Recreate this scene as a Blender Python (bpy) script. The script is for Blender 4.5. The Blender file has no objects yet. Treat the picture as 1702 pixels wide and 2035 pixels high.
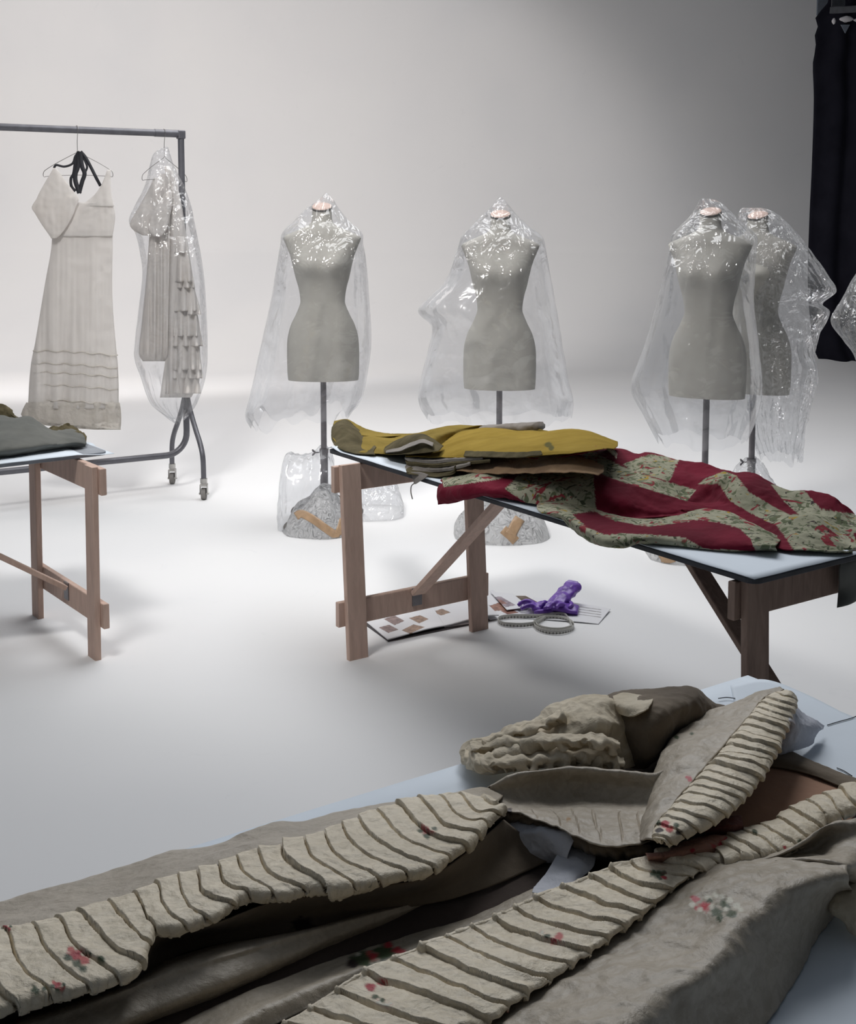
import bpy, bmesh, math, random
import numpy as np
from mathutils import Vector, Matrix, noise

random.seed(7)
SC = bpy.context.scene
COL = SC.collection

# ------------------------------------------------------------------ camera
PITCH = math.radians(5.6); FPX = 2420.0; CAMH = 1.63; CX, CY = 851.0, 680.0
cam_d = bpy.data.cameras.new('camera'); cam = bpy.data.objects.new('camera', cam_d); COL.objects.link(cam)
cam.location = (0, 0, CAMH); cam.rotation_euler = (math.radians(90) - PITCH, 0, 0)
cam_d.sensor_fit = 'VERTICAL'; cam_d.sensor_height = 36; cam_d.lens = FPX / 2035 * 36
cam_d.shift_y = -(1017.5 - CY) / 2035
cam_d.clip_end = 100
SC.camera = cam

# ------------------------------------------------------------------ world, lights, exposure
SC.view_settings.view_transform = 'Standard'; SC.view_settings.look = 'None'
SC.view_settings.gamma = 1; SC.view_settings.use_curve_mapping = False
SC.view_settings.exposure = 0.0
SC.cycles.use_denoising = True
SC.cycles.max_bounces = 8; SC.cycles.diffuse_bounces = 4; SC.cycles.transparent_max_bounces = 24
SC.cycles.sample_clamp_indirect = 4
w = bpy.data.worlds.new('world'); SC.world = w; w.use_nodes = True
w.node_tree.nodes['Background'].inputs[0].default_value = (0.80, 0.88, 1.0, 1)
# the studio around the set: dim behind the camera, lighter towards the lit cove
_nt = w.node_tree; _tc = _nt.nodes.new('ShaderNodeTexCoord'); _sx = _nt.nodes.new('ShaderNodeSeparateXYZ'); _mr = _nt.nodes.new('ShaderNodeMapRange')
_nt.links.new(_tc.outputs['Generated'], _sx.inputs[0])
_mx = _nt.nodes.new('ShaderNodeMath'); _mx.operation = 'MULTIPLY_ADD'; _mx.inputs[1].default_value = -.6; _nt.links.new(_sx.outputs['X'], _mx.inputs[0]); _nt.links.new(_sx.outputs['Y'], _mx.inputs[2]); _nt.links.new(_mx.outputs[0], _mr.inputs['Value'])
_mr.inputs['From Min'].default_value = -1; _mr.inputs['From Max'].default_value = 1; _mr.inputs['To Min'].default_value = .03; _mr.inputs['To Max'].default_value = .24
_nt.links.new(_mr.outputs[0], w.node_tree.nodes['Background'].inputs[1])

def area(name, loc, target, size, power, col, shape='RECTANGLE', sy=None, spread=180):
    l = bpy.data.lights.new(name, 'AREA'); l.shape = shape; l.size = size; l.size_y = sy or size
    l.energy = power; l.color = col; l.spread = math.radians(spread)
    o = bpy.data.objects.new(name, l); COL.objects.link(o); o.location = loc
    o.rotation_euler = (Vector(target) - Vector(loc)).to_track_quat('-Z', 'Y').to_euler()
    return o
area('overhead_softbox', (0.3, 6.7, 4.7), (0.2, 6.1, 0), 3.4, 158, (0.97, 0.98, 1.0), sy=3.0)
area('front_softbox', (-1.6, 2.6, 4.6), (-0.4, 6.7, 1.3), 0.9, 46, (1.0, 0.98, 0.96), sy=0.9, spread=80)
area('near_fill', (0.6, 3.9, 3.7), (0.2, 1.7, 0.8), 1.1, 8.5, (0.97, 0.98, 1.0), sy=1.1, spread=105)  # unseen fill light, added to brighten the near table
area('back_softbox', (-2.6, 9.8, 5.4), (-2.2, 12.0, 0), 5.5, 165, (1.0, 0.935, 0.905), sy=3.0)
def spot(name, loc, target, power, col, cone, blend, r):
    l = bpy.data.lights.new(name, 'SPOT'); l.energy = power; l.color = col; l.spot_size = math.radians(cone); l.spot_blend = blend; l.shadow_soft_size = r
    o = bpy.data.objects.new(name, l); COL.objects.link(o); o.location = loc
    o.rotation_euler = (Vector(target) - Vector(loc)).to_track_quat('-Z', 'Y').to_euler()
spot('cove_spotlight', (-6, 8, 5.5), (-3.6, 16.4, 1.2), 1420, (1.0, 0.95, 0.925), 71, .32, .4)

# ------------------------------------------------------------------ geometry helpers
_c, _s = math.cos(PITCH), math.sin(PITCH)
O = np.array([0, 0, CAMH])
def ray(px, py):
    a = (px - CX) / FPX; b = (CY - py) / FPX
    return np.array([a, b * _s + _c, b * _c - _s])
def G(px, py, z=0.0):
    d = ray(px, py); return O + d * ((z - CAMH) / d[2])
def D(px, py, Y):
    d = ray(px, py); return O + d * (Y / d[1])
def proj(P):
    Q = np.asarray(P) - O
    wv = Q[..., 1] * _c - Q[..., 2] * _s
    uv = Q[..., 1] * _s + Q[..., 2] * _c
    return CX + FPX * Q[..., 0] / wv, CY - FPX * uv / wv

def tag(o, label=None, cat=None, group=None, kind=None):
    if label: o['label'] = label
    if cat: o['category'] = cat
    if group: o['group'] = group
    if kind: o['kind'] = kind
    return o
def empty(name, loc, label, cat, group=None):
    o = bpy.data.objects.new(name, None); COL.objects.link(o); o.location = loc
    o.empty_display_size = 0.1
    return tag(o, label, cat, group)
def link(name, me, mat, parent=None, smooth=True):
    o = bpy.data.objects.new(name, me); COL.objects.link(o)
    if 'pat' not in me.color_attributes: me.color_attributes.new('pat', 'FLOAT_COLOR', 'POINT').data.foreach_set('color', [0.0]*4*len(me.vertices))
    if mat is not None:
        for m in (mat if isinstance(mat, (list, tuple)) else [mat]): me.materials.append(m)
    if smooth:
        me.polygons.foreach_set('use_smooth', [True] * len(me.polygons))
    if parent is not None:
        bpy.context.view_layer.update()
        o.parent = parent; o.matrix_parent_inverse = parent_inv(parent)
    return o
def parent_inv(p):
    m = Matrix.Identity(4)
    q = p
    chain = []
    while q is not None: chain.append(q); q = q.parent
    for q in reversed(chain): m = m @ (q.matrix_parent_inverse @ Matrix.LocRotScale(q.location, q.rotation_euler, q.scale))
    return m.inverted()

class MB:
    def __init__(s): s.v = []; s.f = []; s.mi = []
    def add(s, vs, fs, mi=0):
        n = len(s.v); s.v += [tuple(map(float, p)) for p in vs]; s.f += [tuple(i + n for i in f) for f in fs]; s.mi += [mi] * len(fs)
    def box(s, c, sx, sy, sz, M=None, mi=0):
        vs = []
        for x in (-.5, .5):
            for y in (-.5, .5):
                for z in (-.5, .5):
                    p = Vector((x * sx, y * sy, z * sz))
                    if M is not None: p = M @ p
                    vs.append(p + Vector(c))
        s.add(vs, [(0, 1, 3, 2), (4, 6, 7, 5), (0, 4, 5, 1), (2, 3, 7, 6), (0, 2, 6, 4), (1, 5, 7, 3)], mi)
    def beam(s, a, b, w, t, side, ch=0.0025, mi=0):
        """board from a to b; w measured along side, t across; chamfered long edges"""
        a = Vector(a); b = Vector(b); z = (b - a).normalized(); x = Vector(side); x = (x - z * x.dot(z)).normalized(); y = z.cross(x)
        prof = [(w/2-ch, t/2), (w/2, t/2-ch), (w/2, -t/2+ch), (w/2-ch, -t/2), (-w/2+ch, -t/2), (-w/2, -t/2+ch), (-w/2, t/2-ch), (-w/2+ch, t/2)]
        vs = [e + x * p + y * q for e in (a, b) for p, q in prof]
        fs = [(i, (i+1) % 8, 8 + (i+1) % 8, 8 + i) for i in range(8)] + [tuple(range(7, -1, -1)), tuple(range(8, 16))]
        s.add(vs, fs, mi)
    def tube(s, pts, r, n=12, mi=0, cap=True):
        pts = [Vector(p) for p in pts]; R = r if isinstance(r, (list, tuple)) else [r] * len(pts)
        tg = []
        for i in range(len(pts)):
            a = pts[max(i-1, 0)]; b = pts[min(i+1, len(pts)-1)]; tg.append((b - a).normalized())
        up = Vector((0, 0, 1)) if abs(tg[0].z) < .9 else Vector((1, 0, 0))
        x = (up - tg[0] * up.dot(tg[0])).normalized(); vs = []
        for p, t, rr in zip(pts, tg, R):
            x = (x - t * x.dot(t)).normalized(); y = t.cross(x)
            for k in range(n):
                a = 2 * math.pi * k / n; vs.append(p + (x * math.cos(a) + y * math.sin(a)) * rr)
        fs = [(i*n + k, i*n + (k+1) % n, (i+1)*n + (k+1) % n, (i+1)*n + k) for i in range(len(pts)-1) for k in range(n)]
        if cap: fs += [tuple(range(n-1, -1, -1)), tuple(range((len(pts)-1)*n, len(pts)*n))]
        s.add(vs, fs, mi)
    def rings(s, R, cap0=True, cap1=True, mi=0, closed=True):
        n = len(R[0]); vs = [p for r in R for p in r]
        kk = n if closed else n - 1
        fs = [(i*n + k, i*n + (k+1) % n, (i+1)*n + (k+1) % n, (i+1)*n + k) for i in range(len(R)-1) for k in range(kk)]
        if cap0: fs.append(tuple(range(n-1, -1, -1)))
        if cap1: fs.append(tuple(range((len(R)-1)*n, len(R)*n)))
        s.add(vs, fs, mi)
    def build(s, name, mat, parent=None, smooth=False, bevel=0, auto=None):
        me = bpy.data.meshes.new(name); me.from_pydata(s.v, [], s.f); me.update()
        o = link(name, me, mat, parent, smooth)
        me.polygons.foreach_set('material_index', s.mi)
        bm = bmesh.new(); bm.from_mesh(me); bmesh.ops.recalc_face_normals(bm, faces=bm.faces); bm.to_mesh(me); bm.free()
        if auto is not None:
            for e in me.edges: pass
            me.polygons.foreach_set('use_smooth', [True] * len(me.polygons))
            try: me.set_sharp_from_angle(angle=math.radians(auto))
            except Exception: pass
        if bevel:
            m = o.modifiers.new('bevel', 'BEVEL'); m.width = bevel; m.segments = 2; m.limit_method = 'ANGLE'
        return o

def curve(pts, n):
    """Catmull-Rom through pts, resampled evenly along its length to n points"""
    P = np.array(pts, float)
    if len(P) == 2: P = np.array([P[0], P[0]*.5 + P[1]*.5, P[1]])
    E = np.vstack([2*P[0]-P[1], P, 2*P[-1]-P[-2]]); out = []
    m = max(8, int(4 * n / (len(P)-1)))
    for i in range(len(P)-1):
        p0, p1, p2, p3 = E[i:i+4]; t = np.linspace(0, 1, m, endpoint=False)[:, None]
        out.append(.5*((2*p1)+(-p0+p2)*t+(2*p0-5*p1+4*p2-p3)*t*t+(-p0+3*p1-3*p2+p3)*t**3))
    Q = np.vstack(out + [P[-1:]]); L = np.r_[0, np.cumsum(np.linalg.norm(np.diff(Q, axis=0), axis=1))]
    s = np.linspace(0, L[-1], n)
    return np.stack([np.interp(s, L, Q[:, k]) for k in range(Q.shape[1])], 1)
def across(R, n):
    """R: rows x cols x 3 -> n rows, Catmull-Rom across rows"""
    R = np.array(R); k = len(R)
    E = np.concatenate([(2*R[0]-R[1])[None], R, (2*R[-1]-R[-2])[None]])
    t = np.linspace(0, k-1, n); out = []
    for x in t:
        i = min(int(x), k-2); f = x - i; p0, p1, p2, p3 = E[i:i+4]
        out.append(.5*((2*p1)+(-p0+p2)*f+(2*p0-5*p1+4*p2-p3)*f*f+(-p0+3*p1-3*p2+p3)*f**3))
    return np.array(out)
def inpoly(x, y, poly):
    ins = np.zeros(x.shape, bool); n = len(poly)
    for i in range(n):
        x1, y1 = poly[i]; x2, y2 = poly[(i+1) % n]
        if y1 == y2: continue
        c = ((y1 > y) != (y2 > y)) & (x < (x2-x1)*(y-y1)/(y2-y1)+x1); ins ^= c
    return ins
def nz(p, s=1.0, o=0.0): return noise.noise(Vector((p[0]*s+o, p[1]*s+o*1.7, p[2]*s-o)))
def ridged(p, s, o=0.0, octs=3):
    a = 0; amp = 1
    for k in range(octs):
        a += amp * (1 - 2*abs(nz(p, s, o + k*9.1))); s *= 2.1; amp *= .5
    return a / 1.75
def ragged(pts, amp, f=1.0, seed=0):
    """torn / frayed edge: jitter for a pixel polyline"""
    out = []
    rnd = random.Random(seed)
    for (x1, y1, *a), (x2, y2, *b) in zip(pts[:-1], pts[1:]):
        k = max(1, int(math.hypot(x2-x1, y2-y1) / (9*f)))
        for i in range(k):
            t = i / k; q = [x1+(x2-x1)*t, y1+(y2-y1)*t + rnd.uniform(-amp, amp)]
            q += [a[j]+(b[j]-a[j])*t for j in range(len(a))]; out.append(tuple(q))
    out.append(tuple(pts[-1])); return out

PALETTE = {'red': (.42, .035, .05), 'rose': (.5, .10, .09), 'green': (.05, .075, .035), 'white': (.62, .60, .50), 'dark': (.03, .02, .02),
           'olive': (.10, .09, .035), 'tan': (.30, .18, .08), 'blue': (.05, .05, .16), 'grey': (.2, .19, .18)}
def patch(name, rows, nu, nv, mat, parent=None, disp=None, thick=0.0018, spots=None, polys=None, up=True, smooth=True):
    R = across([curve(r, nu) for r in rows], nv)
    du = np.gradient(R, axis=1); dv = np.gradient(R, axis=0)
    N = np.cross(du, dv); N /= (np.linalg.norm(N, axis=2, keepdims=True) + 1e-9)
    if up:
        if np.mean(N[..., 2]) < 0: N = -N
    if disp is not None:
        A = np.zeros(R.shape[:2])
        for j in range(nv):
            for i in range(nu):
                A[j, i] = disp(i/(nu-1), j/(nv-1), R[j, i])
        R = R + N * A[..., None]
    V = R.reshape(-1, 3)
    F = [(j*nu+i, j*nu+i+1, (j+1)*nu+i+1, (j+1)*nu+i) for j in range(nv-1) for i in range(nu-1)]
    me = bpy.data.meshes.new(name); me.from_pydata(V.tolist(), [], F); me.update()
    uvl = me.uv_layers.new(name='UVMap'); li = np.empty(len(me.loops), np.int32); me.loops.foreach_get('vertex_index', li)
    uvs = np.stack([(li % nu)/(nu-1), (li // nu)/(nv-1)], 1); uvl.data.foreach_set('uv', uvs.ravel().astype(np.float32))
    pc = np.zeros((len(V), 4), np.float32)
    X, Y = proj(V)
    if polys:
        for poly, mask in polys: pc[inpoly(X, Y, poly)] = (*mask, 1)
    if spots:
        for (sx, sy, r, cname) in spots:
            wob = np.array([1 + .55*nz((a_*.11, b_*.13, r), 1) for a_, b_ in zip(X, Y)]) if r > 0 else 1; d = np.hypot(X-sx, (Y-sy)*1.25)*wob*.85; k = np.clip((r-d)/(r*.35), 0, 1)[:, None]
            tgt = np.array([*PALETTE[cname], 1.0]); 
            a = np.maximum(pc[:, 3:4], k); pc[:, :3] = np.where(pc[:, 3:4] > 0, pc[:, :3]*(1-k)+tgt[:3]*k, tgt[:3]*np.ones((len(V), 1))); pc[:, 3:4] = a
    at = me.color_attributes.new('pat', 'FLOAT_COLOR', 'POINT'); at.data.foreach_set('color', pc.ravel())
    o = link(name, me, mat, parent, smooth)
    # orientation
    if up:
        s = sum(p.normal.z for p in me.polygons)
        if s < 0: me.flip_normals()
    if thick:
        m = o.modifiers.new('cloth_thickness', 'SOLIDIFY'); m.thickness = thick; m.offset = -1
    return o

def copy_tree(o, parent=None):
    c = o.copy(); COL.objects.link(c); c.parent = parent
    for ch in list(o.children): copy_tree(ch, c)
    return c

# ------------------------------------------------------------------ materials
def mat(name):
    m = bpy.data.materials.new(name); m.use_nodes = True; nt = m.node_tree
    return m, nt, nt.nodes['Principled BSDF']
def N_(nt, t, **k):
    n = nt.nodes.new(t)
    for a, b in k.items():
        if a in n.inputs: n.inputs[a].default_value = b
        else: setattr(n, a, b)
    return n
def L_(nt, a, b): nt.links.new(a, b)
def coord(nt, kind='Object', scale=(1, 1, 1)):
    tc = N_(nt, 'ShaderNodeTexCoord'); mp = N_(nt, 'ShaderNodeMapping'); mp.inputs['Scale'].default_value = scale
    L_(nt, tc.outputs[kind], mp.inputs['Vector']); return mp.outputs['Vector']
def ramp(nt, fac, stops):
    r = N_(nt, 'ShaderNodeValToRGB'); e = r.color_ramp.elements
    while len(e) < len(stops): e.new(.5)
    for k, (p, c) in enumerate(stops): e[k].position = p; e[k].color = (*c, 1)
    L_(nt, fac, r.inputs['Fac']); return r.outputs['Color']
def mixc(nt, f, a, b, mode='MIX'):
    m = N_(nt, 'ShaderNodeMix', data_type='RGBA', blend_type=mode)
    for sock, v in ((m.inputs['Factor'], f), (m.inputs['A'] if False else m.inputs[6], a), (m.inputs[7], b)):
        if hasattr(v, 'links'): L_(nt, v, sock)
        elif isinstance(v, (int, float)): sock.default_value = v
        else: sock.default_value = (*v, 1)
    return m.outputs[2]
def simple(name, col, rough=.6, metal=0, var=.12, scale=20, bump=0, bscale=200, spec=.3, sheen=0, bdist=.001):
    m, nt, b = mat(name); v = coord(nt)
    n = N_(nt, 'ShaderNodeTexNoise', Scale=scale, Detail=5.0); L_(nt, v, n.inputs['Vector'])
    c = ramp(nt, n.outputs['Fac'], [(.3, tuple(x*(1-var) for x in col)), (.7, tuple(min(1, x*(1+var)) for x in col))])
    L_(nt, c, b.inputs['Base Color']); b.inputs['Roughness'].default_value = rough; b.inputs['Metallic'].default_value = metal
    b.inputs['Specular IOR Level'].default_value = spec
    if sheen: b.inputs['Sheen Weight'].default_value = sheen
    if bump:
        n2 = N_(nt, 'ShaderNodeTexNoise', Scale=bscale, Detail=4.0); L_(nt, v, n2.inputs['Vector'])
        bp = N_(nt, 'ShaderNodeBump', Strength=bump, Distance=bdist); L_(nt, n2.outputs['Fac'], bp.inputs['Height']); L_(nt, bp.outputs['Normal'], b.inputs['Normal'])
    return m
def wood(name, c1, c2, scale=1.0):
    m, nt, b = mat(name); v = coord(nt, 'Generated', (1, 1, 1)); v = coord(nt, 'Object', (8*scale, 8*scale, 1.2*scale))
    n = N_(nt, 'ShaderNodeTexNoise', Scale=6.0, Detail=8.0, Roughness=.6, Distortion=.6); L_(nt, v, n.inputs['Vector'])
    c = ramp(nt, n.outputs['Fac'], [(.3, c1), (.62, c2)])
    n2 = N_(nt, 'ShaderNodeTexNoise', Scale=1.5, Detail=3.0); L_(nt, coord(nt), n2.inputs['Vector'])
    L_(nt, mixc(nt, .5, c, ramp(nt, n2.outputs['Fac'], [(.3, (.75, .75, .75)), (.7, (1, 1, 1))]), 'MULTIPLY'), b.inputs['Base Color'])
    b.inputs['Roughness'].default_value = .65; b.inputs['Specular IOR Level'].default_value = .25
    bp = N_(nt, 'ShaderNodeBump', Strength=.25, Distance=.002); L_(nt, n.outputs['Fac'], bp.inputs['Height']); L_(nt, bp.outputs['Normal'], b.inputs['Normal'])
    return m
def cloth(name, c1, c2, scale=8, rough=.75, weave=1400, crease=.4, cscale=14, sheen=.25, spec=.2, extra=None, translucent=0):
    """fabric with blotches, creases, weave; 'pat' attribute colours woven or sewn figures"""
    m, nt, b = mat(name); v = coord(nt)
    n = N_(nt, 'ShaderNodeTexNoise', Scale=float(scale), Detail=6.0, Roughness=.6); L_(nt, v, n.inputs['Vector'])
    c = ramp(nt, n.outputs['Fac'], [(.32, c1), (.68, c2)])
    if extra: c = extra(nt, v, c)
    at = N_(nt, 'ShaderNodeAttribute', attribute_name='pat')
    c = mixc(nt, at.outputs['Alpha'], c, at.outputs['Color'])
    L_(nt, c, b.inputs['Base Color']); b.inputs['Roughness'].default_value = rough
    b.inputs['Specular IOR Level'].default_value = spec; b.inputs['Sheen Weight'].default_value = sheen
    n1 = N_(nt, 'ShaderNodeTexNoise', Scale=float(cscale), Detail=6.0, Roughness=.55, Distortion=.25); L_(nt, v, n1.inputs['Vector'])
    n2 = N_(nt, 'ShaderNodeTexNoise', Scale=float(weave), Detail=1.0); L_(nt, v, n2.inputs['Vector'])
    b1 = N_(nt, 'ShaderNodeBump', Strength=crease, Distance=.02); L_(nt, n1.outputs['Fac'], b1.inputs['Height'])
    b2 = N_(nt, 'ShaderNodeBump', Strength=.35, Distance=.001); L_(nt, n2.outputs['Fac'], b2.inputs['Height']); L_(nt, b1.outputs['Normal'], b2.inputs['Normal'])
    L_(nt, b2.outputs['Normal'], b.inputs['Normal'])
    if translucent:
        tr = N_(nt, 'ShaderNodeBsdfTranslucent'); L_(nt, c, tr.inputs['Color'])
        mx = N_(nt, 'ShaderNodeMixShader'); mx.inputs[0].default_value = translucent
        L_(nt, b.outputs[0], mx.inputs[1]); L_(nt, tr.outputs[0], mx.inputs[2]); L_(nt, mx.outputs[0], nt.nodes['Material Output'].inputs[0])
    return m
def film(name, veil=.10, gloss=.5, base=.05, tint=(.96, .965, .975), cs=9, edge=.5, bump=.6, rough=.09, low=.3):
    m, nt, b = mat(name); nt.nodes.remove(b); v = coord(nt, 'Object', (1, 1, .38))
    n = N_(nt, 'ShaderNodeTexNoise', Scale=float(cs), Detail=3.0, Roughness=.5, Distortion=1.6); n.noise_type = 'RIDGED_MULTIFRACTAL' if hasattr(n, 'noise_type') else n.noise_type; L_(nt, v, n.inputs['Vector'])
    v2 = coord(nt, 'Object', (1, 1, 1)); n3 = N_(nt, 'ShaderNodeTexNoise', Scale=float(cs*1.5), Detail=2.0, Distortion=1.5); L_(nt, v2, n3.inputs['Vector'])
    sz = N_(nt, 'ShaderNodeSeparateXYZ'); L_(nt, v2, sz.inputs[0]); mr = N_(nt, 'ShaderNodeMapRange'); L_(nt, sz.outputs['Z'], mr.inputs['Value'])
    for k_, q_ in (('From Min', 1.34), ('From Max', 1.48), ('To Min', bump*low), ('To Max', bump)): mr.inputs[k_].default_value = q_
    b1 = N_(nt, 'ShaderNodeBump', Distance=.06); L_(nt, n.outputs['Fac'], b1.inputs['Height']); L_(nt, mr.outputs[0], b1.inputs['Strength'])
    b2 = N_(nt, 'ShaderNodeBump', Distance=.06); L_(nt, n3.outputs['Fac'], b2.inputs['Height']); L_(nt, b1.outputs['Normal'], b2.inputs['Normal']); L_(nt, mr.outputs[0], b2.inputs['Strength'])
    tr = N_(nt, 'ShaderNodeBsdfTransparent', Color=(*tint, 1))
    gl = N_(nt, 'ShaderNodeBsdfGlossy', Roughness=rough); gl.inputs['Color'].default_value = (1, 1, 1, 1); L_(nt, b2.outputs['Normal'], gl.inputs['Normal'])
    df = N_(nt, 'ShaderNodeBsdfDiffuse', Color=(.9, .9, .9, 1)); L_(nt, b2.outputs['Normal'], df.inputs['Normal'])
    tl = N_(nt, 'ShaderNodeBsdfTranslucent', Color=(.9, .9, .9, 1))
    d2 = N_(nt, 'ShaderNodeMixShader'); d2.inputs[0].default_value = .6; L_(nt, df.outputs[0], d2.inputs[1]); L_(nt, tl.outputs[0], d2.inputs[2])
    lw = N_(nt, 'ShaderNodeLayerWeight', Blend=.5)
    p = N_(nt, 'ShaderNodeMath', operation='POWER'); p.inputs[1].default_value = 6.0; L_(nt, lw.outputs['Facing'], p.inputs[0])
    k = N_(nt, 'ShaderNodeMath', operation='MULTIPLY_ADD'); k.inputs[1].default_value = edge; k.inputs[2].default_value = veil; L_(nt, p.outputs[0], k.inputs[0])
    m1 = N_(nt, 'ShaderNodeMixShader'); L_(nt, k.outputs[0], m1.inputs[0]); L_(nt, tr.outputs[0], m1.inputs[1]); L_(nt, d2.outputs[0], m1.inputs[2])
    fr = N_(nt, 'ShaderNodeFresnel', IOR=1.35)
    k2 = N_(nt, 'ShaderNodeMath', operation='MULTIPLY_ADD'); k2.inputs[1].default_value = gloss; k2.inputs[2].default_value = base; L_(nt, fr.outputs[0], k2.inputs[0])
    m2 = N_(nt, 'ShaderNodeMixShader'); L_(nt, k2.outputs[0], m2.inputs[0]); L_(nt, m1.outputs[0], m2.inputs[1]); L_(nt, gl.outputs[0], m2.inputs[2])
    L_(nt, m2.outputs[0], nt.nodes['Material Output'].inputs[0])
    return m

M = {}
# painted studio cove: white with grey scuffs and smudges
m, nt, b = mat('cove_paint'); v = coord(nt)
n = N_(nt, 'ShaderNodeTexNoise', Scale=.7, Detail=2.0, Roughness=.5); L_(nt, v, n.inputs['Vector'])
c = ramp(nt, n.outputs['Fac'], [(.28, (.77, .775, .78)), (.5, (.80, .80, .80)), (.75, (.815, .815, .81))])
n = N_(nt, 'ShaderNodeTexNoise', Scale=7.0, Detail=8.0, Roughness=.7, Distortion=1.0); L_(nt, v, n.inputs['Vector'])
c = mixc(nt, .25, c, ramp(nt, n.outputs['Fac'], [(.22, (.78, .80, .82)), (.38, (1, 1, 1))]), 'MULTIPLY')
L_(nt, c, b.inputs['Base Color']); b.inputs['Roughness'].default_value = .75; b.inputs['Specular IOR Level'].default_value = .2
M['cove'] = m
M['wood'] = wood('pine_board', (.52, .37, .30), (.64, .465, .385))
M['wood_shaded'] = wood('shaded_pine_board', (.22, .15, .12), (.34, .24, .19))  # same pine as the other trestle, shade put into the colour
M['paper_top'] = simple('white_paper', (.72, .79, .86), .7, var=.05, scale=3, bump=.15, bscale=20, bdist=.004)
M['edge_dark'] = simple('black_edging', (.035, .038, .045), .5, var=.2)
M['edge_grey'] = simple('grey_edging', (.28, .30, .33), .6, var=.15)
M['steel'] = simple('grey_enamelled_tube', (.12, .12, .135), .38, .25, var=.15, spec=.5)
M['pole'] = simple('dull_steel', (.20, .19, .20), .38, .7, var=.2, spec=.5)
M['chrome'] = simple('zinc', (.45, .44, .42), .3, .9, var=.2)
M['rubber'] = simple('grey_rubber', (.20, .19, .18), .7)
M['linen'] = cloth('grey_linen', (.385, .37, .335), (.445, .43, .39), 6, .9, 900, .03, 3, .1, .1)
M['cap'] = wood('pale_neck_wood', (.52, .38, .32), (.60, .46, .40))
M['ring'] = simple('dark_band', (.06, .055, .05), .5)
M['film'] = film('clear_film', .045, .30, .075, cs=6, edge=.22, bump=.85, rough=.15, low=.16)
M['film_heavy'] = film('cloudy_film', .085, .35, .085, cs=9, edge=.28, bump=1.0, low=.7)
M['film_wrap'] = film('bubble_film', .86, .2, .03, cs=14, edge=.1, bump=.9, low=1.0)
M['tape'] = simple('brown_tape', (.42, .28, .17), .35, var=.15, spec=.5)
M['slip'] = cloth('sheer_lawn', (.88, .86, .84), (.93, .91, .89), 5, .9, 900, .2, 7, .1, .1, translucent=.62)
M['lace'] = cloth('lace_trim', (.78, .75, .70), (.86, .83, .79), 30, .9, 500, .8, 40, .1, .1, translucent=.6)
M['ribbon'] = simple('black_ribbon', (.03, .03, .035), .6)
M['ruffle'] = cloth('cream_muslin', (.90, .87, .84), (.94, .92, .90), 6, .9, 900, .25, 12, .1, .1, translucent=.55)
M['wire'] = simple('hanger_wire', (.30, .29, .28), .35, .8)
M['yellow'] = cloth('mustard_wool', (.235, .160, .030), (.32, .225, .048), 7, .95, 700, .2, 12, .0, .05)
M['yellow_pale'] = cloth('olive_mustard_wool', (.15, .110, .028), (.26, .190, .05), 5, .95, 700, .25, 12, .0, .05)
M['olive'] = cloth('olive_lining', (.07, .06, .035), (.13, .11, .065), 14, .95, 700, .3, 14, .0, .05)
M['greylin'] = cloth('grey_lining', (.17, .15, .13), (.26, .235, .21), 14, .9, 700, .3, 14, .3)
M['leather'] = cloth('tan_lining', (.27, .17, .10), (.42, .28, .16), 12, .85, 500, .4, 18, .1)
M['charcoal'] = cloth('charcoal_green_wool', (.09, .095, .088), (.15, .152, .138), 5, .9, 700, .25, 8, .1)
def floral(nt, v, c):
    # ground printed with leaves, red and yellow flowers; the crimson stripes come from the 'pat' attribute
    def layer(c, sc, lo, hi, col, off):
        mp = N_(nt, 'ShaderNodeMapping'); mp.inputs['Location'].default_value = (off, off*2, off*3); L_(nt, v, mp.inputs['Vector'])
        n = N_(nt, 'ShaderNodeTexNoise', Scale=float(sc), Detail=2.0, Roughness=.5, Distortion=1.5); L_(nt, mp.outputs[0], n.inputs['Vector'])
        f = ramp(nt, n.outputs['Fac'], [(lo, (0, 0, 0)), (hi, (1, 1, 1))]); return mixc(nt, f, c, col)
    c = layer(c, 26, .55, .60, (.12, .14, .08), 1.3)
    c = layer(c, 28, .63, .67, (.07, .08, .05), 4.1)
    c = layer(c, 16, .60, .64, (.24, .035, .045), 7.7)
    c = layer(c, 16, .66, .69, (.36, .25, .04), 9.9)
    c = layer(c, 42, .66, .70, (.04, .03, .03), 12.2)
    return c
M['floral'] = cloth('printed_floral_cotton', (.38, .37, .25), (.52, .50, .37), 8, .85, 700, .35, 16, .3, extra=floral)
def damask(nt, v, c):
    w_ = N_(nt, 'ShaderNodeTexNoise', Scale=45.0, Detail=2.0, Distortion=2.0); L_(nt, v, w_.inputs['Vector'])
    return mixc(nt, .55, c, ramp(nt, w_.outputs['Fac'], [(.42, (.80, .78, .74)), (.55, (1.0, 1.0, 1.0))]), 'MULTIPLY')
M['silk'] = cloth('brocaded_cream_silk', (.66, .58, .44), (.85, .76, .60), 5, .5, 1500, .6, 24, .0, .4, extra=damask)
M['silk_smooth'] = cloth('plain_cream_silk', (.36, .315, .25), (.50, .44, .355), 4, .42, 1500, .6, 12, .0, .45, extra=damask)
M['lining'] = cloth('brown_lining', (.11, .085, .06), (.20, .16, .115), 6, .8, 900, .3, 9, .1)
M['shaded_lining'] = cloth('shaded_brown_lining', (.045, .032, .026), (.075, .055, .045), 6, .9, 900, .3, 9, .1)  # brown lining darkened further to carry the shade inside the gown
M['gauze'] = cloth('yellowed_gauze', (.68, .60, .46), (.86, .78, .63), 12, .85, 900, .5, 26, .1, .1, translucent=.25)
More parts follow.
